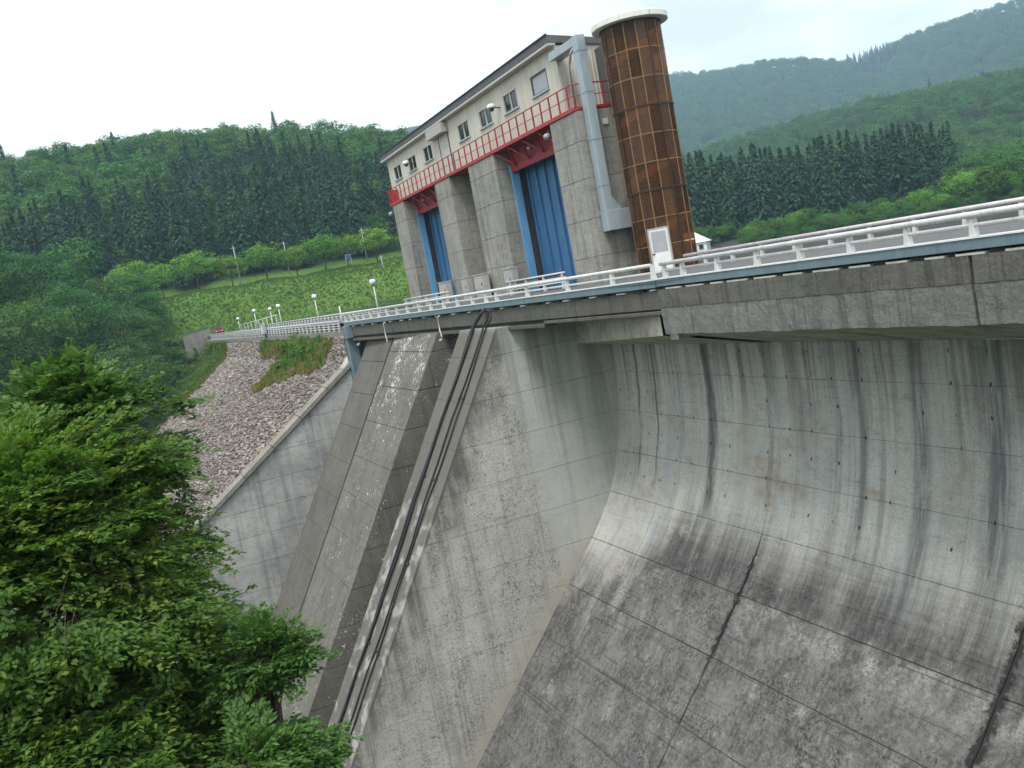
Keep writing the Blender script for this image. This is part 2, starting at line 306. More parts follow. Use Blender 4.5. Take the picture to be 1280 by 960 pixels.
def amber():
    m, nt, b, o = new_mat('amber_acrylic'); g = G(nt)
    oi = g.n('ShaderNodeObjectInfo')
    r = oi.outputs['Random']
    tcol = g.mix(r, (0.60, 0.44, 0.32), (0.78, 0.58, 0.42))
    tr = g.n('ShaderNodeBsdfTransparent'); g.put(tr.inputs[0], tcol)
    b.inputs['Roughness'].default_value = 0.12
    nt.links.new(g.mix(g.rng(g.noise(g.scale(g.pos(), (3, 3, 0.3)), 1.2, 4), 0.35, 0.7), (0.17, 0.105, 0.066), (0.24, 0.15, 0.092)), b.inputs['Base Color'])
    b.inputs['Specular IOR Level'].default_value = 0.35
    mxs = g.n('ShaderNodeMixShader'); g.put(mxs.inputs[0], g.rng(r, 0, 1, 0.14, 0.36, False)); nt.links.new(tr.outputs[0], mxs.inputs[1]); nt.links.new(b.outputs[0], mxs.inputs[2])
    nt.links.new(mxs.outputs[0], o.inputs['Surface'])
    return m
M['amber'] = amber()

def leaf_mat(name, cols, trans=0.3, rough=0.55, objvar=0.35):
    """per-leaf and per-tree colour between three tones"""
    m, nt, b, o = new_mat(name); g = G(nt)
    isl = g.n('ShaderNodeNewGeometry').outputs['Random Per Island']
    ob = g.n('ShaderNodeObjectInfo').outputs['Random']
    cl = g.noise(g.n('ShaderNodeTexCoord').outputs['Object'], 0.9, 3)
    f = g.math('ADD', g.math('MULTIPLY', isl, 0.55), g.math('MULTIPLY', g.rng(cl, 0.3, 0.7), 0.45))
    col = g.mix(g.rng(f, 0.0, 0.6, 0, 1, False), cols[0], cols[1])
    col = g.mix(g.rng(f, 0.62, 1.0, 0, 1, False), col, cols[2])
    hs = g.n('ShaderNodeHueSaturation'); g.put(hs.inputs['Color'], col)
    g.put(hs.inputs['Hue'], g.math('ADD', 0.5, g.math('MULTIPLY', g.math('SUBTRACT', ob, 0.5), 0.05)))
    g.put(hs.inputs['Value'], g.math('ADD', 1 - objvar / 2, g.math('MULTIPLY', g.math('FRACT', g.math('MULTIPLY', ob, 7.3)), objvar)))
    nt.links.new(hs.outputs[0], b.inputs['Base Color']); b.inputs['Roughness'].default_value = rough; b.inputs['Specular IOR Level'].default_value = 0.25
    t = g.n('ShaderNodeBsdfTranslucent'); nt.links.new(g.mix(1.0, hs.outputs[0], (1.0, 1.15, 0.55), 'MULTIPLY'), t.inputs[0])
    mxs = g.n('ShaderNodeMixShader'); mxs.inputs[0].default_value = trans
    nt.links.new(b.outputs[0], mxs.inputs[1]); nt.links.new(t.outputs[0], mxs.inputs[2]); nt.links.new(mxs.outputs[0], o.inputs['Surface'])
    return m
M['cedar'] = leaf_mat('cedar_needles', ((0.016, 0.055, 0.025), (0.034, 0.10, 0.040), (0.066, 0.155, 0.055)), 0.22)
M['broad'] = leaf_mat('broadleaf', ((0.03, 0.095, 0.018), (0.065, 0.17, 0.028), (0.125, 0.25, 0.045)), 0.35)
M['bright'] = leaf_mat('bright_broadleaf', ((0.085, 0.20, 0.022), (0.145, 0.30, 0.035), (0.22, 0.38, 0.05)), 0.4)
M['deep'] = leaf_mat('deep_broadleaf', ((0.026, 0.078, 0.017), (0.055, 0.14, 0.027), (0.105, 0.215, 0.042)), 0.36)
M['fg'] = leaf_mat('olive_leaves', ((0.064, 0.132, 0.028), (0.14, 0.24, 0.052), (0.26, 0.355, 0.09)), 0.5, objvar=0.1)
M['fgtip'] = leaf_mat('yellow_shoot_leaves', ((0.11, 0.19, 0.03), (0.18, 0.26, 0.04), (0.25, 0.27, 0.06)), 0.4, objvar=0.1)
M['maple'] = leaf_mat('maple_leaves', ((0.05, 0.125, 0.03), (0.095, 0.215, 0.055), (0.16, 0.30, 0.085)), 0.4, objvar=0.1)
M['grass'] = leaf_mat('grass_blades', ((0.075, 0.155, 0.022), (0.115, 0.215, 0.035), (0.165, 0.255, 0.05)), 0.35, objvar=0.1)
M['drygrass'] = leaf_mat('dry_grass_blades', ((0.15, 0.16, 0.045), (0.23, 0.20, 0.065), (0.30, 0.20, 0.085)), 0.35, objvar=0.1)

def terrain_mat():
    m, nt, b, o = new_mat('ground_cover'); g = G(nt); P = g.pos(); X, Y, Z = g.sep(P)
    n1 = g.noise(P, 0.06, 6, 0.6); n2 = g.noise(P, 0.9, 6, 0.7); n3 = g.noise(P, 4.0, 5, 0.7)
    c = g.mix(g.rng(n1, 0.35, 0.65), (0.07, 0.145, 0.022), (0.11, 0.19, 0.035))
    c = g.mix(g.rng(n2, 0.45, 0.7, 0, 0.7), c, (0.035, 0.085, 0.018))
    c = g.mix(g.rng(n3, 0.5, 0.75, 0, 0.5), c, (0.15, 0.18, 0.05))
    up = g.rng(g.math('ADD', Z, g.math('MULTIPLY', n2, 2.0)), 11.5, 13.5)
    c = g.mix(up, c, g.mix(n2, (0.014, 0.032, 0.01), (0.03, 0.055, 0.018)))
    shore = g.math('MULTIPLY', g.rng(X, 24, 30), g.rng(g.math('ADD', Z, g.math('MULTIPLY', n2, 2.0)), 1.2, -0.6))
    c = g.mix(shore, c, g.mix(n3, (0.03, 0.032, 0.032), (0.10, 0.095, 0.085)))
    gorge = g.math('MULTIPLY', g.rng(X, 15, 10), g.rng(Z, -12, -18))
    c = g.mix(gorge, c, g.mix(n3, (0.02, 0.03, 0.012), (0.07, 0.075, 0.05)))
    nt.links.new(c, b.inputs['Base Color']); b.inputs['Roughness'].default_value = 0.95; b.inputs['Specular IOR Level'].default_value = 0.1
    nt.links.new(g.bump(g.math('ADD', n2, n3), 0.8, 0.3), b.inputs['Normal'])
    return m
M['terrain'] = terrain_mat()
def rock_mat():
    m, nt, b, o = new_mat('riprap_stone'); g = G(nt)
    isl = g.n('ShaderNodeNewGeometry').outputs['Random Per Island']; P = g.pos()
    c = g.mix(isl, (0.125, 0.107, 0.090), (0.30, 0.262, 0.222))
    c = g.mix(g.rng(g.math('FRACT', g.math('MULTIPLY', isl, 17.3)), 0.80, 0.95), c, (0.40, 0.37, 0.33))
    c = g.mix(g.rng(g.noise(P, 0.25, 4), 0.45, 0.65, 0, 0.35), c, (0.15, 0.125, 0.108))
    c = g.mix(g.rng(g.noise(P, 6, 4), 0.4, 0.7, 0, 0.5), c, (0.09, 0.08, 0.075))
    nt.links.new(c, b.inputs['Base Color']); b.inputs['Roughness'].default_value = 0.95
    return m
M['rock'] = rock_mat()
M['rockbed'] = simple('rubble_bed', (0.12, 0.10, 0.092), 0.95, var=0.4, vscale=2.0, bump=1.0, bscale=5)
def water_mat():
    m, nt, b, o = new_mat('reservoir_water'); g = G(nt)
    b.inputs['Base Color'].default_value = (0.02, 0.045, 0.04, 1); b.inputs['Roughness'].default_value = 0.08
    nt.links.new(g.bump(g.noise(g.pos(), 0.8, 4), 0.25, 0.1), b.inputs['Normal']); return m
M['water'] = water_mat()

# ------------------------------------------------------------------ mesh helpers
def link(name, me, mat, parent=None, smooth=False):
    o = bpy.data.objects.new(name, me); COL.objects.link(o)
    if mat is not None and not me.materials: me.materials.append(M[mat] if isinstance(mat, str) else mat)
    if smooth:
        me.polygons.foreach_set('use_smooth', [True] * len(me.polygons))
    if parent is not None: adopt(o, parent)
    return o
def wmat(o):
    mm = Matrix.LocRotScale(o.location, o.rotation_euler, o.scale)
    return (wmat(o.parent) @ o.matrix_parent_inverse @ mm) if o.parent else mm
def adopt(o, parent):
    o.parent = parent; o.matrix_parent_inverse = wmat(parent).inverted()
def mesh(name, v, f):
    me = bpy.data.meshes.new(name); me.from_pydata([tuple(q) for q in v], [], f); me.update(); return me
def thing(name, label, cat, loc=(0, 0, 0), group=None, kind=None):
    o = bpy.data.objects.new(name, None); COL.objects.link(o); o.location = loc; o.empty_display_size = 0.3
    tag(o, label, cat, group, kind); return o
def tag(o, label=None, cat=None, group=None, kind=None):
    if label: o['label'] = label
    if cat: o['category'] = cat
    if group: o['group'] = group
    if kind: o['kind'] = kind
    return o
BOXF = [(0, 3, 2, 1), (4, 5, 6, 7), (0, 1, 5, 4), (1, 2, 6, 5), (2, 3, 7, 6), (3, 0, 4, 7)]
def bv(x0, x1, y0, y1, z0, z1): return [(x0, y0, z0), (x1, y0, z0), (x1, y1, z0), (x0, y1, z0), (x0, y0, z1), (x1, y0, z1), (x1, y1, z1), (x0, y1, z1)]
def box(name, x0, x1, y0, y1, z0, z1, mat, parent=None, bev=0.0):
    me = mesh(name, bv(x0, x1, y0, y1, z0, z1), BOXF)
    if bev: bevel(me, bev)
    return link(name, me, mat, parent)
def bevel(me, w, seg=1):
    bm = bmesh.new(); bm.from_mesh(me)
    bmesh.ops.bevel(bm, geom=list(bm.edges), offset=w, segments=seg, affect='EDGES', profile=0.6)
    bm.to_mesh(me); bm.free()
def boxes(name, lst, mat, parent=None):
    v, f = [], []
    for b_ in lst:
        k = len(v); v += bv(*b_); f += [tuple(i + k for i in q) for q in BOXF]
    return link(name, mesh(name, v, f), mat, parent)
def frame_along(p0, p1):
    d = Vector(p1) - Vector(p0); ln = d.length; d.normalize()
    side = Vector((0, 0, 1)).cross(d)
    if side.length < 1e-4: side = Vector((1, 0, 0))
    side.normalize(); return d, side, d.cross(side), ln
def beam(name, p0, p1, w, h, mat, parent=None, bev=0.0):
    d, s, u, ln = frame_along(p0, p1); p0, p1 = Vector(p0), Vector(p1)
    v = [p + s * a * w / 2 + u * b_ * h / 2 for p in (p0, p1) for a, b_ in ((-1, -1), (1, -1), (1, 1), (-1, 1))]
    me = mesh(name, v, [(0, 1, 2, 3), (7, 6, 5, 4), (0, 4, 5, 1), (1, 5, 6, 2), (2, 6, 7, 3), (3, 7, 4, 0)])
    if bev: bevel(me, bev)
    return link(name, me, mat, parent)
def tube_geo(path, r, n=10, cap=True):
    path = [Vector(p) for p in path]; v, f = [], []
    rr = r if hasattr(r, '__len__') else [r] * len(path)
    for i, p in enumerate(path):
        a = path[max(0, i - 1)]; b_ = path[min(len(path) - 1, i + 1)]
        d, s, u, _ = frame_along(a, b_)
        for k in range(n):
            t = 2 * math.pi * k / n; v.append(p + (s * math.cos(t) + u * math.sin(t)) * rr[i])
    for i in range(len(path) - 1):
        for k in range(n):
            a = i * n + k; b_ = i * n + (k + 1) % n; f.append((a, b_, b_ + n, a + n))
    if cap: f.append(tuple(range(n - 1, -1, -1))); f.append(tuple(range((len(path) - 1) * n, len(path) * n)))
    return v, f
def tube(name, path, r, mat, parent=None, n=10):
    v, f = tube_geo(path, r, n); return link(name, mesh(name, v, f), mat, parent, True)
def lathe(name, prof, c, mat, parent=None, n=20, smooth=True):
    v, f = [], []
    for (r, z) in prof:
        for k in range(n):
            t = 2 * math.pi * k / n; v.append((c[0] + r * math.cos(t), c[1] + r * math.sin(t), c[2] + z))
    for i in range(len(prof) - 1):
        for k in range(n):
            a = i * n + k; b_ = i * n + (k + 1) % n; f.append((a, b_, b_ + n, a + n))
    f.append(tuple(range(n - 1, -1, -1))); f.append(tuple(range((len(prof) - 1) * n, len(prof) * n)))
    return link(name, mesh(name, v, f), mat, parent, smooth)
def dup(root, delta, label=None):
    r = root.copy(); COL.objects.link(r); r.location = Vector(root.location) + Vector(delta)
    if label: r['label'] = label
    for ch in root.children:
        c = ch.copy(); COL.objects.link(c); c.parent = r
        for gch in ch.children:
            d = gch.copy(); COL.objects.link(d); d.parent = c
    return r
def jitter(me, amp, sc=1.7):
    for v in me.vertices:
        q = mnoise.noise_vector(v.co * sc) + 0.6 * mnoise.noise_vector(v.co * sc * 3.3)
        v.co += q * amp
def rough_prism(name, poly, y0, y1, mat, parent, cell=0.6, amp=0.012, along='y'):
    amp *= 0.6
    """XZ quad (z0 front, z0 back, z1 back, z1 front) extruded along Y, gridded on its front, top and -Y side and slightly uneven"""
    (xa0, z0), (xb0, _), (xb1, z1), (xa1, _) = poly
    nx = max(2, int((xb0 - xa0) / cell)); nz_ = max(2, int((z1 - z0) / cell)); ny = max(2, int((y1 - y0) / cell))
    bm = bmesh.new()
    def P(i, j, k):
        tz = k / nz_; xa = xa0 + (xa1 - xa0) * tz; xb = xb0 + (xb1 - xb0) * tz
        return (xa + (xb - xa) * i / nx, y0 + (y1 - y0) * j / ny, z0 + (z1 - z0) * tz)
    cache = {}
    def V(i, j, k):
        if (i, j, k) not in cache: cache[(i, j, k)] = bm.verts.new(P(i, j, k))
        return cache[(i, j, k)]
    for i in range(nx):
        for k in range(nz_):
            bm.faces.new((V(i, 0, k), V(i + 1, 0, k), V(i + 1, 0, k + 1), V(i, 0, k + 1)))
            bm.faces.new((V(i, ny, k), V(i, ny, k + 1), V(i + 1, ny, k + 1), V(i + 1, ny, k)))
        for j in range(ny):
            bm.faces.new((V(i, j, nz_), V(i + 1, j, nz_), V(i + 1, j + 1, nz_), V(i, j + 1, nz_)))
            bm.faces.new((V(i, j, 0), V(i, j + 1, 0), V(i + 1, j + 1, 0), V(i + 1, j, 0)))
    for j in range(ny):
        for k in range(nz_):
            bm.faces.new((V(0, j, k), V(0, j, k + 1), V(0, j + 1, k + 1), V(0, j + 1, k)))
            bm.faces.new((V(nx, j, k), V(nx, j + 1, k), V(nx, j + 1, k + 1), V(nx, j, k + 1)))
    me = bpy.data.meshes.new(name); bm.to_mesh(me); bm.free()
    jitter(me, amp)
    return link(name, me, mat, parent)

# ------------------------------------------------------------------ terrain
DECK = -1.15
def sstep(a, b, x): t = np.clip((x - a) / (b - a), 0, 1); return t * t * (3 - 2 * t)
def _fbm(x, y, s, seed, octv=4):
    out = np.zeros_like(x); a = 1.0; r_ = np.random.default_rng(seed)
    for o_ in range(octv):
        for _ in range(4):
            th = r_.uniform(0, 6.283); ph = r_.uniform(0, 6.283)
            out += a * 0.5 * np.sin((x * math.cos(th) + y * math.sin(th)) * s * 2 ** o_ * r_.uniform(0.7, 1.3) + ph)
        a *= 0.5
    return out
def ridge(x, y, pts, k, cap=None):
    best = np.full_like(x, -1e9)
    for (a, b_) in zip(pts[:-1], pts[1:]):
        ax, ay, az = a; bx, by, bz = b_
        L2 = (bx - ax) ** 2 + (by - ay) ** 2
        t = np.clip(((x - ax) * (bx - ax) + (y - ay) * (by - ay)) / L2, 0, 1)
        d = np.hypot(x - ax - t * (bx - ax), y - ay - t * (by - ay))
        best = np.maximum(best, az + (bz - az) * t - k * np.sqrt(d * d + 30 ** 2) + k * 30)
    return best
HILL_X = [-700, -300, -120, -28, 5, 33, 77, 116, 149, 230, 330, 430]
HILL_Z = [45, 58, 66, 70, 72, 72, 67, 65, 60, 40, 14, -2]
def height(x, y):
    x = np.asarray(x, float); y = np.asarray(y, float)
    down = sstep(30, 14, x)                                   # 1 downstream of the dam axis
    # right bank, where the camera stands
    rb = -1.65 - 1.25 * np.maximum(0, y - 1.6 - 0.25 * np.maximum(0, x - 4)) + 0.25 * np.clip(-y - 6, 0, 80)
    bed = np.where(x > 25, -20.0, -36.0) * np.ones_like(x)
    # left bank and abutment
    lb = -36 + 0.42 * (y - 121) + np.clip(0.9 * (9 - x), 0, 17) * sstep(110, 150, y)
    lb = np.minimum(lb, -1.25 + 0.01 * (y - 200) + np.clip(0.5 * (3 - x), 0, 14))
    lu = np.where(y < 199, -20 + 0.6 * np.maximum(0, y - 170), -1.25)
    left = np.where(x > 26, np.minimum(lu, -1.25), lb)
    left = np.where(y > 200, np.maximum(left, -1.25), left)
    left = left + 10.3 * sstep(200, 221, y)
    zr = np.interp(x, HILL_X, HILL_Z)
    t = np.clip((y - 230) / (480 - 230), 0, 1.9)
    hill = np.where(t < 1, (zr - 8.5) * np.sin(np.minimum(t, 1) * math.pi / 2) ** 1.15, (zr - 8.5) * (1 - 0.35 * (t - 1)))
    amp = np.clip((y - 240) / 150, 0, 1)
    left = np.where(y > 230, 9.1 + hill + amp * 2.5 * _fbm(x, y, 0.02, 3), left)
    fade = sstep(0.56, 0.40, x / np.maximum(y, 50))               # the left hill ends behind the gatehouse
    left = np.where(x > 70, left * fade + (-20) * (1 - fade), left)
    # far shore across the reservoir
    r_ = 0.69 * x + 0.724 * y
    sh = -20 + 16.5 * sstep(205, 232, r_) + 2.6 * sstep(236, 275, r_) + 0.03 * np.clip(r_ - 262, 0, 900)
    sh = np.where(x > 60, sh, -36)
    mid = ridge(x, y, [(395, 735, 30), (460, 655, 58), (506, 620, 64), (568, 563, 70), (632, 490, 68), (760, 330, 80), (900, 100, 90)], 0.20) + 3 * _fbm(x, y, 0.016, 11)
    mnt = ridge(x, y, [(300, 2100, 330), (800, 1850, 345), (1131, 1649, 330), (1256, 1557, 313), (1355, 1471, 272), (1429, 1399, 281), (1505, 1317, 291), (1588, 1216, 300), (1800, 900, 350), (2000, 300, 380)], 0.34)
    mnt = np.maximum(mnt, ridge(x, y, [(1256, 1557, 300), (1010, 1290, 180), (850, 1080, 60)], 0.42))
    mnt = np.maximum(mnt, ridge(x, y, [(1505, 1317, 290), (1260, 1070, 170), (1100, 880, 70)], 0.42))
    mnt = np.maximum(mnt, ridge(x, y, [(1131, 1649, 320), (880, 1400, 150), (700, 1200, 50)], 0.42))
    mnt = mnt + 7 * _fbm(x, y, 0.008, 5) * sstep(20, 120, mnt)
    h = np.maximum.reduce([rb, bed, left, sh, np.where(r_ > 300, mid, -50), np.where(r_ > 500, mnt, -50)])
    h = h + np.where(h > -30, 0.25 * _fbm(x, y, 0.35, 21, 3), 0) * np.where((np.abs(x) < 3) & (np.abs(y) < 3), 0, 1)
    return h
def axis(fine0, fine1, step, lo, hi, grow=1.09):
    a = list(np.arange(fine0, fine1 + 1e-6, step)); s_ = step
    while a[-1] < hi: s_ = min(s_ * grow, 26); a.append(a[-1] + s_)
    s_ = step
    while a[0] > lo: s_ = min(s_ * grow, 26); a.insert(0, a[0] - s_)
    return np.array(a)
gx = axis(-30, 70, 2.2, -700, 2500); gy = axis(-12, 212, 2.2, -420, 2500)
GX, GY = np.meshgrid(gx, gy, indexing='ij'); GZ = height(GX, GY)
# keep the ground clear of the dam body
inside = (GX > 15) & (GX < 27) & (GY > 2) & (GY < 78); GZ = np.where(inside, np.minimum(GZ, -34), GZ)
nx_, ny_ = len(gx), len(gy)
verts = np.stack([GX, GY, GZ], -1).reshape(-1, 3)
idx = np.arange(nx_ * ny_).reshape(nx_, ny_)
quads = np.stack([idx[:-1, :-1], idx[1:, :-1], idx[1:, 1:], idx[:-1, 1:]], -1).reshape(-1, 4)
def np_mesh(name, v, q):
    me = bpy.data.meshes.new(name); n = q.shape[1]
    me.vertices.add(len(v)); me.vertices.foreach_set('co', np.ascontiguousarray(v, dtype=np.float32).ravel())
    me.loops.add(q.size); me.loops.foreach_set('vertex_index', np.ascontiguousarray(q, dtype=np.int32).ravel())
    me.polygons.add(len(q)); me.polygons.foreach_set('loop_start', np.arange(0, q.size, n, dtype=np.int32))
    me.polygons.foreach_set('loop_total', np.full(len(q), n, dtype=np.int32)); me.update(calc_edges=True); return me
terrain = link('terrain', np_mesh('terrain', verts, quads), 'terrain', None, True)
tag(terrain, 'green valley ground with hillsides rising to hazy mountains', 'terrain', kind='structure')
water = link('reservoir_water', mesh('reservoir_water', [(25, -60, -6.5), (420, -60, -6.5), (420, 420, -6.5), (25, 420, -6.5)], [(0, 1, 2, 3)]), 'water')
tag(water, 'dark still reservoir water behind the dam', 'water', kind='structure')

# ------------------------------------------------------------------ gravity dam: face lifts, corbelled crest
LIFT = [-4.26, -5.65, -7.62, -9.62, -11.6, -13.65, -15.62, -17.68, -19.65, -21.7, -23.75, -25.8, -29.0, -34.0]
PZ = np.array([-34.0, -22.69, -19.53, -17.59, -16.48, -14.28, -12.93, -11.31, -9.57, -7.97, -6.33, -4.26])
PX = np.array([1.7, 11.78, 14.58, 16.3, 17.3, 19.25, 20.43, 21.5, 22.13, 22.5, 22.68, 22.71])
zs_f = np.linspace(-34, -4.26, 400); xs_f = np.interp(zs_f, PZ, PX)
kern = np.ones(25) / 25; pad = np.pad(xs_f, 12, mode='reflect', reflect_type='odd'); xs_f = np.convolve(pad, kern, 'valid')
def face_x(z): return np.interp(z, zs_f, xs_f)
BLOCKS = [42.3, 30.0, 18.3, 6.5]
dam = thing('concrete_dam', 'curved grey concrete dam face streaked with dark stains and black lichen', 'dam', (24, 24, -34))
core = []
cz = np.linspace(-34, -4.3, 60)
cv = [(float(face_x(z)) + 0.07, y, float(z)) for y in (42.2, 6.5) for z in cz] + [(30, 42.2, -4.3), (30, 42.2, -34), (30, 6.5, -4.3), (30, 6.5, -34)]
cf = [(i, i + 1, 60 + i + 1, 60 + i) for i in range(59)]
link('dam_body', mesh('dam_body', cv, cf), 'core', dam, True)
def lift_patch(y0, y1, z0, z1, k, gap=0.012, dep=0.03):
    """one poured lift of one block: curved front, edges turned back into the joint"""
    g_ = 0.003 if k < 4 else 0.035; ys = np.linspace(y0 + g_, y1 - g_, max(3, int((y1 - y0) / 0.45))); n = max(4, int(abs(z1 - z0) / 0.25))
    zz = np.linspace(z0 + gap, z1 - gap, n); v, f = [], []
    rows = [(zz[0], dep)] + [(z, 0.0) for z in zz] + [(zz[-1], dep)]
    cols = [(ys[0], dep)] + [(y, 0.0) for y in ys] + [(ys[-1], dep)]
    off = rng.uniform(-0.006, 0.006)
    for (z, dz) in rows:
        for (y, dy) in cols:
            p = Vector((float(face_x(z)) + off, y, z)); q = mnoise.noise_vector(p * 1.9) * 0.016 + mnoise.noise_vector(p * 5.1) * 0.010
            edge = 0.6 if (z in (zz[0], zz[-1]) or y in (ys[0], ys[-1])) else 0
            p += q + Vector((0, 0, mnoise.noise(p * 4.0) * 0.02 * edge)) + Vector((0, mnoise.noise(p * 3.0 + Vector((5, 5, 5))) * 0.07 * (y in (ys[0], ys[-1]) and k >= 4), 0))
            p.x += max(dz, dy); v.append(p)
    nc, nr = len(cols), len(rows); dupv = {}
    def skirt(i, j):                        # border ring gets its own copy of the front edge, so the front keeps its flat shading
        q = i * nc + j
        if 0 < i < nr - 1 and 0 < j < nc - 1:
            if q not in dupv: dupv[q] = len(v); v.append(v[q].copy())
            return dupv[q]
        return q
    for i in range(nr - 1):
        for j in range(nc - 1):
            cs = ((i, j), (i + 1, j), (i + 1, j + 1), (i, j + 1))
            border = i in (0, nr - 2) or j in (0, nc - 2)
            f.append(tuple(skirt(*q) if border else q[0] * nc + q[1] for q in cs))
    return link('concrete_lift', mesh('concrete_lift', v, f), 'face', dam, True)
for b0, b1 in zip(BLOCKS[1:], BLOCKS[:-1]):
    for k, (zt, zb) in enumerate(zip(LIFT[:-1], LIFT[1:])):
        lift_patch(b0, b1, zb, zt, k, (0.006, 0.006, 0.009, 0.008, 0.016, 0.030, 0.018, 0.028, 0.016, 0.024, 0.016, 0.024, 0.02)[k], 0.03 if k < 4 else 0.06)
# crest overhang: sloping soffit, lower course, upper course; cut at the block joints
for (y0, y1) in ((15.93, 29.33), (6.5, 15.87)):
    n = int((y1 - y0) / 0.5); ys = np.linspace(y0, y1, n)
    v, f = [], []
    for y in ys:
        for (x, z) in ((18.14, -3.03), (19.6, -3.42), (21.2, -3.86), (22.76, -4.27), (25.2, -4.2), (25.2, -1.45), (18.14, -1.45)):
            q = mnoise.noise_vector(Vector((x, y, z)) * 1.5) * 0.02; v.append((x + q.x, y, z + q.z))
    for i in range(n - 1):
        for j in range(6): f.append((i * 7 + j, (i + 1) * 7 + j, (i + 1) * 7 + j + 1, i * 7 + j + 1))
    f += [tuple(range(7)), tuple(range((n - 1) * 7 + 6, (n - 1) * 7 - 1, -1))]
    link('crest_corbel', mesh('crest_corbel', v, f), 'soffit', dam)
    cuts = [y0] + ([24.37] if y0 > 15 else []) + [y1]
    for (a, b_) in zip(cuts[:-1], cuts[1:]):
        rough_prism('crest_course', ((18.05, -3.05), (18.5, -3.05), (18.5, -2.09), (18.05, -2.09)), a + 0.02, b_ - 0.02, 'slab_low', dam, 0.16, 0.05)
    rough_prism('crest_course', ((18.035, -2.08), (18.5, -2.08), (18.5, -1.44), (18.035, -1.44)), y0 + 0.02, y1 - 0.02, 'slab_up', dam, 0.2, 0.03)
box('crest_body', 22.8, 25.2, 29.3, 42.2, -4.3, -1.45, 'soffit', dam)
# infill wall and soffit under the bridge, between the overhang and the training wall
rough_prism('crest_infill_wall', ((18.6, -3.36), (22.7, -4.22), (22.7, -1.5), (18.6, -1.5)), 29.36, 29.9, 'wall', dam, 0.5, 0.015)
v = [(17.6, 29.9, -3.2), (22.75, 29.9, -4.27), (22.75, 42.28, -4.27), (21.0, 42.28, -3.86), (18.6, 34, -3.3)]
sof = mesh('crest_soffit', [(18.3, 29.9, -3.15), (22.75, 29.9, -4.30), (22.75, 42.28, -4.30), (20.9, 42.28, -3.88), (22.75, 29.9, -1.5), (22.75, 42.28, -1.5), (20.9, 42.28, -2.2), (18.3, 29.9, -2.2)],
           [(0, 1, 2, 3), (0, 3, 6, 7), (7, 6, 5, 4)])
link('crest_soffit', sof, 'soffit', dam)

# ------------------------------------------------------------------ training walls with their sloping tops
def top_x(z): return 0.601 * z + 18.146
def training_wall(name, label, y0, y1, mat, ztop, back, lifts, cell=0.6, amp=0.014):
    gp = 0.008 if mat == 'wall' else 0.02
    t = thing(name, label, 'wall', (12, (y0 + y1) / 2, -34), None)
    zs = [ztop] + [z for z in lifts if z < ztop - 0.3]
    for za, zb in zip(zs[:-1], zs[1:]):
        z1, z0 = za - gp, zb + gp
        rough_prism('concrete_lift', ((top_x(z0), z0), (back, z0), (back, z1), (top_x(z1), z1)), y0, y1, mat, t, cell, amp)
    zt, zb = ztop - 0.1, lifts[-1]; o_ = 0.045
    me = mesh('wall_core', [(top_x(zb) + o_, y0 + o_, zb), (back, y0 + o_, zb), (back, y1 - o_, zb), (top_x(zb) + o_, y1 - o_, zb),
                            (top_x(zt) + o_, y0 + o_, zt), (back, y0 + o_, zt), (back, y1 - o_, zt), (top_x(zt) + o_, y1 - o_, zt)], BOXF)
    link('wall_core', me, 'core', t)
    return t
LW = [-3.6, -5.6, -7.62, -9.65, -11.65, -13.65, -15.6, -17.5, -19.5, -21.5, -23.6, -25.7, -29, -34]
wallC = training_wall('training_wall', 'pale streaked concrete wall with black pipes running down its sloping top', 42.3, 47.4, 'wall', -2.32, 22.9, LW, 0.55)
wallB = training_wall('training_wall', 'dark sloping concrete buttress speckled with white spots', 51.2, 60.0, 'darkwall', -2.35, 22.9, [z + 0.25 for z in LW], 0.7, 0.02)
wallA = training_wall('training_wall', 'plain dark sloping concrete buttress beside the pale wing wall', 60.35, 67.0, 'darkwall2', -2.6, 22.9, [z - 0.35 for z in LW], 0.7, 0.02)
for w_ in (wallA, wallB, wallC): w_['group'] = 'walls flanking the gate chutes'
# chute floors between them
for (a, b_) in ((47.4, 51.2), (67.0, 70.0)):
    v = [(14.0, a, -16), (21, a, -5.5), (24, a, -3.0), (14.0, b_, -16), (21, b_, -5.5), (24, b_, -3.0), (4, a, -33), (4, b_, -33)]
    o_ = link('chute_floor', mesh('chute_floor', v, [(0, 3, 4, 1), (1, 4, 5, 2), (6, 7, 3, 0)]), 'core', wallC if a < 50 else wallA)

# pipes on the wall with saddles
def wall_pipe(label, y, r, ybend, up=True, zlow=-33):
    pts = []
    for z in np.linspace(zlow, -2.75, 34):
        n_ = Vector((-1, 0, 0.601)).normalized(); p = Vector((top_x(z), y + 0.10 * math.sin(z * 0.55 + y * 9) - (0.012 * (z + 12)), z)) + n_ * (r + 0.03 + 0.02 * math.sin(z * 1.7))
        pts.append(p)
    pts += [Vector((16.75, y - 0.15, -2.15)), Vector((16.88, y - 0.5, -1.85)), Vector((17.0, ybend, -1.55)), Vector((17.15, ybend - 0.2, -1.35))]
    t = thing('drain_pipe', label, 'pipe', pts[0], 'pipes down the training wall')
    tube('pipe_run', pts, r, 'pipe', t, 8)
    for z in (-5.4, -9.0, -12.6, -16.4, -20.0):
        boxes('saddle', [(top_x(z) - 0.10, top_x(z) + 0.05, y - r - 0.08, y + r + 0.08, z - 0.05, z + 0.05)], 'steel', t)
wall_pipe('black thick pipe, outer of the close pair on the sloping wall top', 45.50, 0.068, 44.6)
wall_pipe('black thick pipe, inner of the close pair on the sloping wall top', 45.32, 0.068, 44.4)
wall_pipe('black thin pipe, inner of the spaced pair on the sloping wall top', 43.95, 0.045, 43.5)
wall_pipe('black thin pipe along the edge of the sloping wall top', 43.50, 0.045, 43.2)

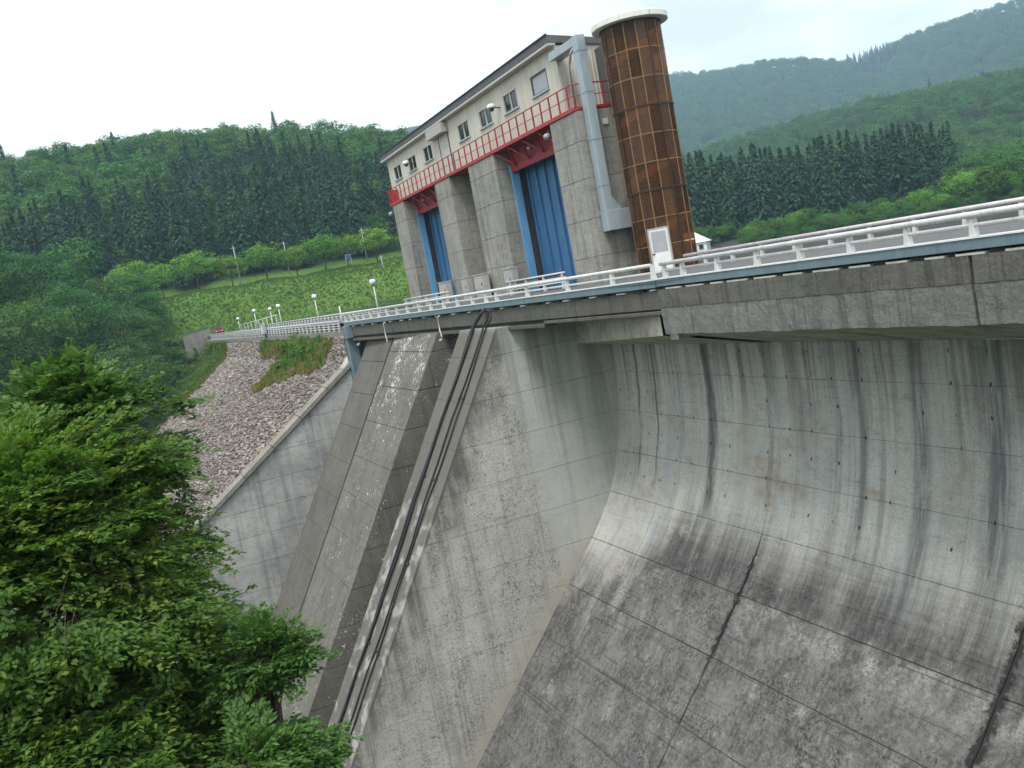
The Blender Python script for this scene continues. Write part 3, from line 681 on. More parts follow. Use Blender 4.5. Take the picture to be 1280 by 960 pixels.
# ------------------------------------------------------------------ crest road and gate bridge
J = Vector((18.0, 29.35, 0)); E_ = Vector((15.77, 69.9, 0)); BD = (E_ - J).normalized(); BN = Vector((BD.y, -BD.x, 0)); BL = (E_ - J).length   # BN points upstream
def bp(s_, off, z): q = J + BD * s_ + BN * off; return Vector((q.x, q.y, z))
road = link('crest_road', mesh('crest_road', [(18.45, 6.5, DECK), (25.4, 6.5, DECK), (25.4, 42.2, DECK), (23.0, 42.2, DECK), (22.9, 78, DECK), (23.4, 200, -0.6), (17.0, 200, -0.6), (16.8, 76, DECK), (16.15, 71, DECK), (17.95, 29.4, DECK)],
                                      [(0, 1, 2, 3, 4, 5, 6, 7, 8, 9)]), 'asphalt')
tag(road, 'narrow asphalt road along the dam crest', 'road', kind='structure')
bridge = thing('gate_bridge', 'grey girder bridge carrying the crest road past the gate tower', 'bridge', (17, 50, -2))
def bbox_b(name, s0, s1, o0, o1, z0, z1, mat, parent, bev=0.0):
    v = [bp(s0, o0, z0), bp(s0, o1, z0), bp(s1, o1, z0), bp(s1, o0, z0), bp(s0, o0, z1), bp(s0, o1, z1), bp(s1, o1, z1), bp(s1, o0, z1)]
    me = mesh(name, v, BOXF)
    if bev: bevel(me, bev)
    return link(name, me, mat, parent)
bbox_b('girder', 0.02, BL, 0.0, 0.22, -1.35, -1.08, 'girder', bridge, 0.012)
bbox_b('curb_cap', 0.02, BL, -0.03, 0.30, -1.077, -1.04, 'white', bridge)
s_ = 0.2; k = 0
seg = [0.02, 9.2, 16.2, 22.4, 29.5, 36.2, BL]
for a, b_ in zip(seg[:-1], seg[1:]):
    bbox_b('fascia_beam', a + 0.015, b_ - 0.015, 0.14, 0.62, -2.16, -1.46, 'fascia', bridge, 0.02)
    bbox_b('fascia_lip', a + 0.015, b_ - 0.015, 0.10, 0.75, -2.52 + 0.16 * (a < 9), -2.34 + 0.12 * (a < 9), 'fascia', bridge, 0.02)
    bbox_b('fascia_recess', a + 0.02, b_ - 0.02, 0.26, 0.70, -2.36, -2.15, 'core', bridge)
bbox_b('deck_slab', 0.0, BL, 0.25, 5.0, -1.45, DECK - 0.02, 'fascia', bridge)
while s_ < BL - 0.5:
    ln = rng.uniform(0.25, 0.7)
    bbox_b('girder_pad', s_, s_ + ln, 0.06, 0.4, -1.455, -1.405, 'core' if k % 2 else 'offwhite', bridge); s_ += ln + rng.uniform(0.25, 0.9); k += 1
# right-hand girder on the crest slab
curb = thing('edge_girder', 'blue-grey steel edge girder along the overhanging crest slab', 'girder', (18, 18, -1.4))
box('girder', 18.0, 18.22, 6.5, 29.33, -1.32, -1.07, 'girder', curb, 0.012)
box('curb_cap', 17.97, 18.30, 6.5, 29.33, -1.067, -1.03, 'white', curb)
y = 6.6
while y < 29:
    ln = rng.uniform(0.4, 1.1)
    box('girder_pad', 18.04, 18.4, y, y + ln, -1.435, -1.385, 'offwhite', curb); y += ln
    ln = rng.uniform(0.15, 0.5); box('girder_pad', 18.12, 18.4, y + 0.02, y + ln - 0.02, -1.438, -1.325, 'core', curb); y += ln + 0.05
# end column of the bridge
colm = thing('bridge_column', 'blue-grey column under the end of the gate bridge', 'column', (16, 69.6, -6))
box('shaft', 15.62, 16.4, 69.2, 69.95, -6.5, -2.3, 'girder', colm, 0.03)
box('cap', 15.55, 16.9, 68.6, 69.97, -2.28, -1.36, 'girder', colm, 0.03)
box('dark_side', 15.60, 16.3, 69.96, 70.15, -6.5, -1.5, 'steel', colm)

# ------------------------------------------------------------------ railings
def post_mesh(z0, z1, d0=0.20, d1=0.10, w0=0.16, w1=0.12):
    v = [(-d0 * .5, -w0 / 2, z0), (d0 * .5, -w0 / 2, z0), (d0 * .5, w0 / 2, z0), (-d0 * .5, w0 / 2, z0), (-d0 * .5 + .05, -w1 / 2, z1), (-d0 * .5 + .05 + d1, -w1 / 2, z1), (-d0 * .5 + .05 + d1, w1 / 2, z1), (-d0 * .5 + .05, w1 / 2, z1)]
    me = mesh('rail_post', v, BOXF); bevel(me, 0.012); return me
def railing(name, label, posts, pa, pb, mat, midz, z0, topr=0.072, midr=0.042, group='railings along the crest', topz=None):
    """posts: world points on the rail line; pa, pb: ends of the top rail (x, y, z of its axis)"""
    pa, pb = Vector(pa), Vector(pb)
    t = thing(name, label, 'railing', (pa.x, pa.y, z0), group)
    tube('top_rail', [pa, pa.lerp(pb, .5), pb], topr, mat, t, 12)
    for mz in midz: tube('mid_rail', [pa + Vector((0.03, 0, mz)), pb + Vector((0.03, 0, mz))], midr, mat, t, 8)
    me = post_mesh(0.0, 1.0)
    d = pb - pa; ang = math.atan2(-d.x, d.y)
    me.materials.append(M[mat])
    for p in posts:
        f = (Vector((p[0], p[1], 0)) - Vector((pa.x, pa.y, 0))).length / max(1e-6, Vector((d.x, d.y, 0)).length)
        zt = pa.z + d.z * f + topr * 0.3
        o_ = bpy.data.objects.new('post', me); COL.objects.link(o_)
        o_.location = (p[0] + 0.03, p[1], z0); o_.rotation_euler = (0, 0, ang); o_.scale = (1, 1, zt - z0)
        adopt(o_, t)
    return t
ry = [18 * q for q in (1.597, 1.535, 1.423, 1.310, 1.201, 1.091, 0.982, 0.875, 0.767, 0.659, 0.551, 0.443)]
railing('guard_railing', 'near white two-bar guard railing on the overhanging crest slab', [(18.08, y) for y in ry], (18.05, 28.9, -0.535), (18.05, 6.6, -0.535), 'rail', (-0.235,), -1.03)
px_posts = [(815, 340), (764, 347), (708, 355), (658, 365), (620, 372), (607, 374), (590, 376), (571, 378), (554, 381), (538, 384), (524, 386), (509, 388), (496, 390), (484, 392), (473, 393), (463, 395), (454, 396), (446, 397), (439, 398), (432, 399)]
bpts = []
for p in px_posts:
    d = ray(*p); nrm = BN; tt = (J.dot(nrm) + 0.08) / Vector((d.x, d.y, 0)).dot(nrm); q = d * tt; bpts.append((q.x, q.y))
railing('guard_railing', 'near white two-bar guard railing on the gate bridge', bpts, bp(0.25, 0.08, -0.535), bp(BL + 0.3, 0.08, -0.47), 'rail', (-0.28,), -1.04)
fy = [10 + 2.05 * i for i in range(14)]
railing('guard_railing', 'far pinkish-white guard railing on the upstream edge of the road', [(25.3, y) for y in fy], (25.3, 38.3, -0.535), (25.3, 7.0, -0.535), 'railpink', (-0.29,), -1.15)
railing('guard_railing', 'short white railing in front of the wide blue gate', [(22.35, y) for y in (45.6, 48, 50.4, 52.8)], (22.35, 53.4, -0.30), (22.35, 45.2, -0.30), 'rail', (-0.25, -0.5), DECK, 0.05, 0.035)
railing('guard_railing', 'short white railing in front of the narrow blue gate', [(22.35, y) for y in (64.5, 67, 69.5, 72, 75)], (22.35, 75.6, -0.25), (22.35, 64.0, -0.25), 'rail', (-0.25, -0.5), DECK, 0.05, 0.035)
red_bar = thing('barrier_rail', 'low red barrier rail at the foot of the wide blue gate', 'barrier', (22.6, 49, DECK))
tube('bar', [(22.7, 46.2, -0.34), (22.7, 52.6, -0.34)], 0.07, 'red', red_bar, 8)
for y in (46.4, 49.4, 52.4): tube('leg', [(22.7, y, DECK), (22.7, y, -0.36)], 0.04, 'red', red_bar, 6)
# embankment railing
emA, emB = Vector((16.7, 75.5, -0.98)), Vector((16.8, 190, -0.26))
ey = np.arange(76, 189.5, 2.0)
railing('guard_railing', 'long pale railing along the crest of the rockfill embankment', [(16.7 + 0.0009 * (y - 75.5), y) for y in ey], emA, emB, 'rail', (-0.22, -0.42, -0.62), -1.85, 0.06, 0.04)
railing('guard_railing', 'far pale railing across the road on the rockfill embankment', [(21.9, y) for y in np.arange(80, 150, 2.0)], (21.9, 79, -0.62), (21.9, 150, -0.35), 'rail', (-0.25,), -1.3, 0.06, 0.04)
hr = thing('handrail', 'sloping white handrail climbing from the embankment road', 'handrail', (21, 150, -1))
tube('rail', [(22.2, 140, 0.75), (21.4, 178, 0.35)], 0.07, 'rail', hr, 8)
for y in range(141, 178, 4): tube('post', [(22.2 - 0.021 * (y - 140), y, -1.2), (22.2 - 0.021 * (y - 140), y, 0.73 - 0.0105 * (y - 140))], 0.05, 'rail', hr, 6)

# ------------------------------------------------------------------ gate tower: piers, gates, gatehouse
gh = thing('gatehouse', 'beige gatehouse with red walkway standing on tall concrete piers', 'building', (26, 60, DECK))
PIERS = [(72.9, 75.9), (61.7, 64.9), (53.5, 57.9), (42.3, 45.4)]
pz = [-3.0, 0.45, 2.35, 4.35, 6.2, 7.42]
for i, (a, b_) in enumerate(PIERS):
    lv = [z + (0.25 * ((i * 37) % 3 - 1) if 0 < k < 5 else 0) for k, z in enumerate(pz)]
    for z0, z1 in zip(lv[:-1], lv[1:]):
        rough_prism('pier_lift', ((23.1, z0 + 0.012), (28.1, z0 + 0.012), (28.1, z1 - 0.012), (23.1, z1 - 0.012)), a, b_, 'pier', gh, 0.5, 0.018)
    box('pier_core', 23.17, 28.0, a + 0.07, b_ - 0.07, -3, 7.4, 'core', gh)
rough_prism('recessed_wall', ((25.2, -3), (26.2, -3), (26.2, 7.4), (25.2, 7.4)), 57.9, 61.7, 'pier', gh, 0.8, 0.01)
for (a, b_, nm) in ((64.9, 72.9, 'narrow'), (45.4, 53.5, 'wide')):
    gt = thing('sluice_gate', 'blue steel sluice gate in the slot %s' % ('beside the spiral stair tower' if a < 50 else 'farther from the spiral stair tower'), 'gate', (25, (a + b_) / 2, DECK), 'sluice gates')
    box('skin_plate', 25.0, 25.15, a + 0.05, b_ - 0.05, -3.0, 6.9, 'blue', gt)
    ny = 7
    for k in range(ny):
        yy = a + 0.5 + (b_ - a - 1.0) * k / (ny - 1)
        box('rib', 24.86, 25.0, yy - 0.06, yy + 0.06, -2.9, 6.8, 'blue', gt, 0.015)
    box('guide', 24.02, 24.52, b_ - 0.16, b_ + 0.05, -2.9, 6.6, 'lightblue', gt, 0.012)
    box('guide', 24.02, 24.52, a - 0.05, a + 0.16, -2.9, 6.6, 'lightblue', gt, 0.012)
    box('slot_shade_plate', 24.53, 24.95, b_ - 0.10, b_ + 0.02, -2.9, 6.6, 'steel', gt)  # dark sheet standing in for the shade between guide and gate
    # red girder and bracing under the walkway
    box('red_girder', 24.05, 24.35, a + 0.01, b_ - 0.01, 6.15, 7.44, 'darkred', gh)
    box('red_soffit', 23.16, 26.0, a + 0.01, b_ - 0.01, 7.44, 7.52, 'darkred', gh)
    for k in range(4):
        y0 = a + (b_ - a) * k / 4
        beam('bracing', (23.25, y0 + 0.1, 7.38), (24.0, y0 + (b_ - a) / 8, 6.5), 0.09, 0.09, 'darkred', gh); beam('bracing', (24.0, y0 + (b_ - a) / 8, 6.5), (23.25, y0 + (b_ - a) / 4 - 0.1, 7.38), 0.09, 0.09, 'darkred', gh)
box('red_soffit', 23.16, 25.2, 57.95, 61.65, 7.43, 7.51, 'darkred', gh)
box('walkway_slab', 23.12, 24.0, 42.45, 76.2, 7.53, 7.60, 'darkred', gh)
box('walkway_slab', 24.0, 28.0, 42.45, 44.9, 7.53, 7.60, 'darkred', gh)
box('walkway_edge_beam', 23.04, 23.13, 42.4, 76.3, 7.44, 7.64, 'red', gh, 0.01)
box('walkway_edge_beam', 23.14, 28.0, 42.34, 42.43, 7.46, 7.62, 'red', gh, 0.01)
# building walls with real openings
WY = [(47.3, 'frosted'), (51.4, 'w'), (55.42, 'w'), (59.46, 'w'), (67.2, 'w'), (71.2, 'w'), (75.25, 'w')]
Z0, Z1, ZT, WT = 9.5, 10.52, 11.32, 7.6
lst = [(23.9, 24.08, 44.9, 77.7, WT, Z0), (23.9, 24.08, 44.9, 77.7, Z1, ZT)]
ycur = 44.9
for yc, kd in WY: lst.append((23.9, 24.08, ycur, yc - 1.0, Z0, Z1)); ycur = yc + 1.0
lst.append((23.9, 24.08, ycur, 77.7, Z0, Z1))
boxes('front_wall', lst, 'clad', gh)
box('end_wall', 24.08, 28.2, 44.9, 45.08, WT, ZT - 0.02, 'clad', gh); box('end_wall', 24.08, 28.2, 77.52, 77.7, WT, ZT - 0.02, 'clad', gh)
box('back_wall', 28.1, 28.28, 45.08, 77.52, WT, 11.0, 'clad', gh)
box('interior_partition', 25.6, 25.7, 45.1, 77.5, WT, 11.2, 'steel', gh)
for yc, kd in WY:
    w_ = box('window', 23.97, 24.0, yc - 0.97, yc + 0.97, Z0 + 0.03, Z1 - 0.03, 'frosted' if kd == 'frosted' else 'glassdark', gh)
    fr = [(23.90, 24.06, yc - 1.03, yc + 1.03, Z1 - 0.04, Z1 + 0.03), (23.90, 24.06, yc - 1.03, yc - 0.95, Z0 - 0.02, Z1), (23.90, 24.06, yc + 0.95, yc + 1.03, Z0 - 0.02, Z1)]
    if kd == 'w': fr.append((23.93, 24.04, yc - 0.05, yc + 0.05, Z0, Z1))
    else: fr.append((23.90, 24.06, yc - 1.03, yc + 1.03, Z0, Z0 + 0.06))
    fr = [(q[0] - 0.012, *q[1:]) for q in fr]
    boxes('frame', fr, 'soffit_white' if kd == 'w' else 'roof', w_); box('sill', 23.80, 24.05, yc - 1.08, yc + 1.08, Z0 - 0.12, Z0 - 0.01, 'duct', w_, 0.01)
dr = box('shutter_door', 23.875, 23.9, 62.5, 64.4, WT, 10.55, 'soffit_white', gh)
for yy in (62.42, 64.42): box('door_jamb', 23.84, 23.9, yy - 0.03, yy + 0.05, WT, 10.55, 'roof', dr)
box('shutter_box', 23.35, 23.9, 62.2, 65.5, 10.58, 11.22, 'cabinet', dr, 0.02)
# mono-pitch roof with dark fascia and pale eave board
rf = link('roof', mesh('roof', [(23.45, 44.72, 11.84), (28.6, 44.72, 11.25), (28.6, 78.15, 11.25), (23.45, 78.15, 11.84), (23.45, 44.72, 11.46), (28.6, 44.72, 10.95), (28.6, 78.15, 10.95), (23.45, 78.15, 11.46)], [(0, 1, 2, 3), (4, 7, 6, 5), (0, 4, 5, 1), (1, 5, 6, 2), (2, 6, 7, 3), (3, 7, 4, 0)]), 'roof', gh)
box('eave_board', 23.47, 23.92, 44.76, 78.1, 11.31, 11.455, 'soffit_white', rf, 0.01)
beam('ridge_cap', (23.43, 44.7, 11.86), (23.43, 78.17, 11.86), 0.10, 0.06, 'steel', rf)
# red railing round the walkway
rr = thing('walkway_railing', 'red steel railing along the walkway outside the gatehouse', 'railing', (23.1, 60, 7.64))
tube('top_rail', [(23.09, 76.2, 8.74), (23.09, 60, 8.74), (23.09, 43.0, 8.74), (23.12, 42.6, 8.74), (23.4, 42.42, 8.74), (27.8, 42.4, 8.74)], 0.035, 'red', rr, 8)
tube('mid_rail', [(23.09, 76.2, 8.18), (23.09, 60, 8.18), (23.09, 43.0, 8.18), (23.12, 42.6, 8.18), (23.4, 42.42, 8.18), (27.8, 42.4, 8.18)], 0.022, 'red', rr, 8)
pm = mesh('rail_post', bv(-0.035, 0.035, -0.035, 0.035, 7.62, 8.74), BOXF); pm.materials.append(M['red'])
for k in range(32):
    o_ = bpy.data.objects.new('post', pm); COL.objects.link(o_); o_.location = (23.09, 42.9 + k * 1.074, 0); adopt(o_, rr)
for k in range(5):
    o_ = bpy.data.objects.new('post', pm); COL.objects.link(o_); o_.location = (23.9 + k * 0.95, 42.4, 0); adopt(o_, rr)
tube('corner_stay', [(23.15, 76.25, 8.74), (23.9, 76.25, 8.74)], 0.03, 'red', rr, 8)
box('end_panel', 23.06, 23.9, 76.2, 76.26, 7.5, 8.7, 'red', rr)
# dome lamps on the wall, spot lamps under the walkway
def dome_lamp(label, x, y, z):
    t = thing('dome_lamp', label, 'lamp', (x, y, z), 'dome lamps on the gatehouse wall')
    tube('bracket', [(x, y - 0.25, z - 0.1), (x - 0.3, y - 0.2, z - 0.05), (x - 0.46, y, z)], 0.035, 'steel', t, 8)
    lathe('shade', [(0.04, 0.24), (0.16, 0.22), (0.26, 0.12), (0.29, 0.0), (0.26, -0.03)], (x - 0.48, y, z), 'white', t, 18)
    lathe('bulb', [(0.06, -0.05), (0.16, -0.07), (0.12, -0.2), (0.03, -0.24)], (x - 0.48, y, z), 'steel', t, 12)
dome_lamp('white dome lamp on the gatehouse wall nearer the spiral stair tower', 23.9, 53.2, 10.1)
dome_lamp('white dome lamp on the gatehouse wall nearer its far end', 23.9, 71.3, 10.05)
def spot(label, p, d, r=0.2, grp='spot lamps around the gates'):
    t = thing('spot_lamp', label, 'lamp', p, grp); p = Vector(p); d = Vector(d).normalized()
    tube('housing', [p - d * r * 1.1, p - d * r * 0.5, p, p + d * r * 0.7, p + d * r * 0.9], [r * 0.45, r * 0.8, r * 0.95, r, r * 1.02], 'duct', t, 14)
    tube('lens', [p + d * r * 0.9, p + d * r * 1.0], r * 0.88, 'frosted', t, 14)
    tube('bracket', [p - d * r * 0.4, p + Vector((0.1, 0, r * 1.5)), p + Vector((0.25, 0.05, r * 2.0))], 0.03, 'steel', t, 6)
spot('round spot lamp below the red walkway beside the spiral tower pier', (23.0, 45.7, 6.9), (-0.7, -0.4, -0.4), 0.17)
spot('round spot lamp on the outer edge of the far pier', (23.0, 76.4, 6.9), (-0.7, -0.4, -0.4), 0.17)
spot('small spot lamp under the red walkway over the wide gate', (23.6, 49.4, 6.95), (-0.6, -0.4, -0.6), 0.10)
spot('small spot lamp under the red walkway over the narrow gate', (23.6, 69.4, 6.95), (-0.6, -0.4, -0.6), 0.10)
spot('spot lamp hung under the bridge between the dark buttress and the piped wall', (16.45, 49.9, -2.75), (-0.8, -0.5, -0.3), 0.11)
spot('spot lamp under the bridge beside its end column', (15.75, 66.4, -2.75), (-0.8, -0.5, -0.3), 0.11)
for k, (y, x) in enumerate(((50.25, 16.7), (59.8, 16.15))):
    t = thing('conduit', ('bent pale conduit hanging from the bridge girder beside a spot lamp', 'pale conduit hanging from the bridge girder over the dark buttress')[k], 'conduit', (x, y, -1.4))
    tube('run', [(x + 0.05, y, -1.4), (x - 0.06, y + 0.1, -1.5), (x - 0.08, y + 0.12, -2.2), (x - 0.15, y - 0.3, -2.7)], 0.04, 'offwhite', t, 8)
# duct down the near pier
du = thing('ventilation_duct', 'pale blue-grey square duct running down the near pier to the stair tower', 'duct', (23.6, 42, 1.4))
box('riser', 23.44, 23.93, 41.68, 42.20, 2.325, 10.93, 'duct', du, 0.015)
box('foot', 23.42, 24.75, 41.60, 42.23, 1.33, 2.32, 'duct', du, 0.015)
link('gusset', mesh('gusset', [(23.935, 41.7, 2.325), (24.4, 41.7, 2.325), (23.935, 41.7, 3.0), (23.935, 42.19, 2.325), (24.4, 42.19, 2.325), (23.935, 42.19, 3.0)], [(0, 1, 2), (3, 5, 4), (1, 4, 5, 2)]), 'duct', du)
for z in (3.6, 5.9, 8.2, 10.2): box('flange', 23.42, 23.95, 41.66, 42.22, z - 0.03, z + 0.03, 'duct', du)
box('head', 23.46, 24.2, 42.25, 44.88, 10.5, 10.9, 'duct', du, 0.015)
tube('elbow', [(23.5, 42.3, 10.4), (23.5, 42.6, 10.25), (23.5, 43.0, 9.7), (23.55, 43.1, 7.7)], 0.07, 'cabinet', du, 8)
# cabinets at the foot of the piers
for k, (y0, y1) in enumerate(((64.6, 66.2), (60.2, 61.35), (57.2, 58.85), (52.4, 53.6))):
    t = thing('electric_cabinet', ('grey electric cabinet before the narrow blue gate', 'grey electric cabinet, slimmer of the two before the recessed wall', 'grey electric cabinet, wider of the two before the recessed wall', 'grey electric cabinet beside the wide blue gate')[k], 'cabinet', (22.5, y0, DECK), 'electric cabinets along the piers')
    box('case', 22.4, 22.85, y0, y1, DECK, 0.48, 'cabinet', t, 0.02)
    box('door', 22.375, 22.398, y0 + 0.08, y1 - 0.08, DECK + 0.7, 0.40, 'cabinet', t, 0.006); box('lower_panel', 22.375, 22.398, y0 + 0.08, y1 - 0.08, DECK + 0.08, DECK + 0.62, 'frosted', t, 0.006)
    box('handle', 22.34, 22.374, y0 + 0.2, y0 + 0.26, -0.25, -0.05, 'steel', t); box('hood', 22.34, 22.88, y0 - 0.03, y1 + 0.03, 0.482, 0.53, 'soffit_white', t)

# ------------------------------------------------------------------ spiral stair tower
TC, TR, TB, TT = Vector((25.8, 40.5, 0)), 1.47, DECK, 10.75
tw = thing('stair_tower', 'round amber glazed spiral stair tower with pale disc cap', 'tower', (TC.x, TC.y, TB))
NC, NR = 16, 9; dz = (TT - TB) / NR
def arc_pane(a0, a1, r, z0, z1, th=0.02):
    v, f = [], []
    for a in np.linspace(a0, a1, 4):
        for (rr_, z) in ((r, z0), (r, z1), (r - th, z1), (r - th, z0)): v.append((rr_ * math.cos(a), rr_ * math.sin(a), z))
    for i in range(3):
        for j in range(4): f.append((i * 4 + j, (i + 1) * 4 + j, (i + 1) * 4 + (j + 1) % 4, i * 4 + (j + 1) % 4))
    f += [(0, 1, 2, 3), (15, 14, 13, 12)]
    return mesh('pane', v, f)
pane_me = arc_pane(0.02, 2 * math.pi / NC - 0.02, TR, 0.03, dz - 0.03); pane_me.materials.append(M['amber'])
door_a = math.atan2(-TC.y, -TC.x) - 0.17                       # towards the camera side
for i in range(NC):
    for j in range(NR):
        am = 2 * math.pi * (i + 0.5) / NC
        dd = (am - door_a + math.pi) % (2 * math.pi) - math.pi
        o_ = bpy.data.objects.new('pane', pane_me); COL.objects.link(o_)
        o_.location = (TC.x, TC.y, TB + j * dz); o_.rotation_euler = (0, 0, 2 * math.pi * i / NC); adopt(o_, tw)
for i in range(NC):
    a = 2 * math.pi * i / NC
    p = TC + Vector((math.cos(a), math.sin(a), 0)) * (TR - 0.01)
    big = (i % 4 == 0)
    beam('mullion', (p.x, p.y, TB), (p.x, p.y, TT), 0.075 if big else 0.036, 0.075 if big else 0.036, 'bronze' if big else 'tan', tw)
for j in range(NR + 1):
    big = (j % 3 == 0) or j == NR; z = TB + j * dz + (0.05 if j == 0 else (-0.05 if j == NR else 0))
    r0 = TR + (0.035 if big else 0.012); hh = 0.04 if big else 0.015
    lathe('ring_bar', [(r0 - 0.08, -hh), (r0, -hh), (r0, hh), (r0 - 0.08, hh), (r0 - 0.08, -hh)], (TC.x, TC.y, z), 'bronze' if big else 'tan', tw, 36, False)
cp = lathe('cap', [(0.3, -0.02), (1.78, 0.0), (1.86, 0.03), (1.86, 0.27), (1.82, 0.30), (0.2, 0.36)], (TC.x, TC.y, TT), 'cream', tw, 48, False)
for k in range(8):
    a = k * math.pi / 4; p = TC + Vector((math.cos(a), math.sin(a), 0)) * 1.862
    beam('seam', (p.x, p.y, TT + 0.04), (p.x, p.y, TT + 0.26), 0.03, 0.012, 'cabinet', cp)
lathe('newel_column', [(0.17, 0.0), (0.17, TT - TB - 0.1)], (TC.x, TC.y, TB), 'treads', tw, 14)
NT_ = 56
tv = mesh('tread', [(0.15, -0.10, 0), (1.36, -0.22, 0), (1.36, 0.22, 0), (0.15, 0.10, 0), (0.15, -0.10, 0.06), (1.36, -0.22, 0.06), (1.36, 0.22, 0.06), (0.15, 0.10, 0.06)], BOXF); tv.materials.append(M['treads'])
for k in range(NT_):
    o_ = bpy.data.objects.new('tread', tv); COL.objects.link(o_); o_.location = (TC.x, TC.y, TB + 0.2 + k * 0.195); o_.rotation_euler = (0, 0, k * math.pi * 2 / 14.5); adopt(o_, tw)
v, f = [], []
for k in range(NT_ * 2):
    a = (k / 2) * math.pi * 2 / 14.5; z = TB + 0.15 + k / 2 * 0.195
    for (r_, zz) in ((1.40, z - 0.12), (1.40, z + 0.28), (1.36, z + 0.28), (1.36, z - 0.12)): v.append((TC.x + r_ * math.cos(a), TC.y + r_ * math.sin(a), zz))
for k in range(NT_ * 2 - 1):
    for j in range(4): f.append((k * 4 + j, (k + 1) * 4 + j, (k + 1) * 4 + (j + 1) % 4, k * 4 + (j + 1) % 4))
link('stringer', mesh('stringer', v, f), 'treads', tw)
tube('handrail', [(TC.x + 1.25 * math.cos(k * math.pi * 2 / 14.5), TC.y + 1.25 * math.sin(k * math.pi * 2 / 14.5), min(TT - 0.2, TB + 1.2 + k * 0.195)) for k in range(NT_)], 0.03, 'tan', tw, 6)
# door standing proud of the round wall
dc = TC + Vector((math.cos(door_a), math.sin(door_a), 0)) * (TR + 0.06); dside = Vector((-math.sin(door_a), math.cos(door_a), 0)); dn = Vector((math.cos(door_a), math.sin(door_a), 0))
def door_box(name, a, b_, z0, z1, d0, d1, mat, parent):
    v = [dc + dside * s1 + dn * q + Vector((0, 0, z)) for z in (z0, z1) for (s1, q) in ((a, d0), (a, d1), (b_, d1), (b_, d0))]
    me = mesh(name, v, [(0, 1, 2, 3), (7, 6, 5, 4), (0, 4, 5, 1), (1, 5, 6, 2), (2, 6, 7, 3), (3, 7, 4, 0)]); return link(name, me, mat, parent)
dr = door_box('door', -0.44, 0.44, TB + 0.02, 0.93, -0.02, 0.05, 'white', tw)
door_box('door_frame', -0.52, -0.445, TB, 1.0, -0.3, 0.06, 'cabinet', dr); door_box('door_frame', 0.445, 0.52, TB, 1.0, -0.3, 0.06, 'cabinet', dr); door_box('door_head', -0.52, 0.52, 0.935, 1.01, -0.3, 0.06, 'cabinet', dr)
door_box('door_panel', -0.36, 0.36, -0.15, 0.84, 0.051, 0.062, 'frosted', dr); door_box('kick_panel', -0.36, 0.36, TB + 0.1, -0.32, 0.051, 0.062, 'white', dr)
door_box('handle', -0.42, -0.30, -0.24, -0.19, 0.051, 0.11, 'steel', dr)
bx_ = box('link_bay', 26.2, 27.6, 41.7, 44.88, 7.62, 10.9, 'roof', tw)
box('link_light', 24.45, 24.75, 42.22, 42.3, 6.6, 6.9, 'offwhite', gh)

# ------------------------------------------------------------------ embankment, wing wall
def emb_x(z): return np.where(np.asarray(z) > -4.3, 15.75 + 0.45 * (np.asarray(z) + 4.3), 15.75 + 1.44 * (np.asarray(z) + 4.3)) + 0.0
wing = thing('wing_wall', 'light grey concrete wing wall with sloping coping beside the stone embankment', 'wall', (8, 70.3, -34))
wl = [-3.6, -5.45, -7.4, -9.3, -11.2, -13.1, -15.0, -17.0, -19.0, -21.0, -23.2, -25.5, -30, -35]
prev = -2.0
def wing_x(z): return 15.85 + 1.44 * (z + 4.2) + 0.05
for zt, zb in zip([-2.0] + wl[:-1], wl):
    z1, z0 = zt - 0.012, zb + 0.012
    xa0, xa1 = min(wing_x(z0), 15.9), min(wing_x(z1), 15.9)
    cols_ = [(0.0, 1.0)]
    rough_prism('concrete_lift', ((xa0, z0), (22.5, z0), (22.5, z1), (xa1, z1)), 70.0, 71.4, 'wing', wing, 0.7, 0.008)
box_v = mesh('wall_core', [(wing_x(-35) + 0.1, 70.06, -35), (22, 70.06, -35), (22, 71.3, -35), (wing_x(-35) + 0.1, 71.3, -35), (15.85, 70.06, -4.3), (22, 70.06, -4.3), (22, 71.3, -4.3), (15.85, 71.3, -4.3)], BOXF)
link('wall_core', box_v, 'core', wing)
# coping strip on the sloping edge
cA, cB = Vector((15.95, 70.6, -4.02)), Vector((wing_x(-24) + 0.0, 70.6, -24 + 0.12))
for k in range(12):
    a, b_ = cA.lerp(cB, k / 12), cA.lerp(cB, (k + 1) / 12 - 0.0012)
    beam('coping_stone', a, b_, 1.65, 0.32, 'coping', wing, 0.02)
emb = thing('rockfill_embankment', 'embankment slope of loose purple-grey rubble with grass patches', 'embankment', (15, 120, -20))
NY_, NZ_ = 60, 26; v, f = [], []
for i in range(NY_):
    y = 71.3 + (206 - 71.3) * i / (NY_ - 1)
    for j in range(NZ_):
        z = -1.95 + 0.35 * (y - 71) / 110 - 34 * (j / (NZ_ - 1)) ** 1.3
        v.append((float(emb_x(z)) + 0.12 * mnoise.noise(Vector((y * .3, z * .3, 0))), y, z))
for i in range(NY_ - 1):
    for j in range(NZ_ - 1): f.append((i * NZ_ + j, i * NZ_ + j + 1, (i + 1) * NZ_ + j + 1, (i + 1) * NZ_ + j))
link('rubble_bed', mesh('rubble_bed', v, f), 'rockbed', emb, True)
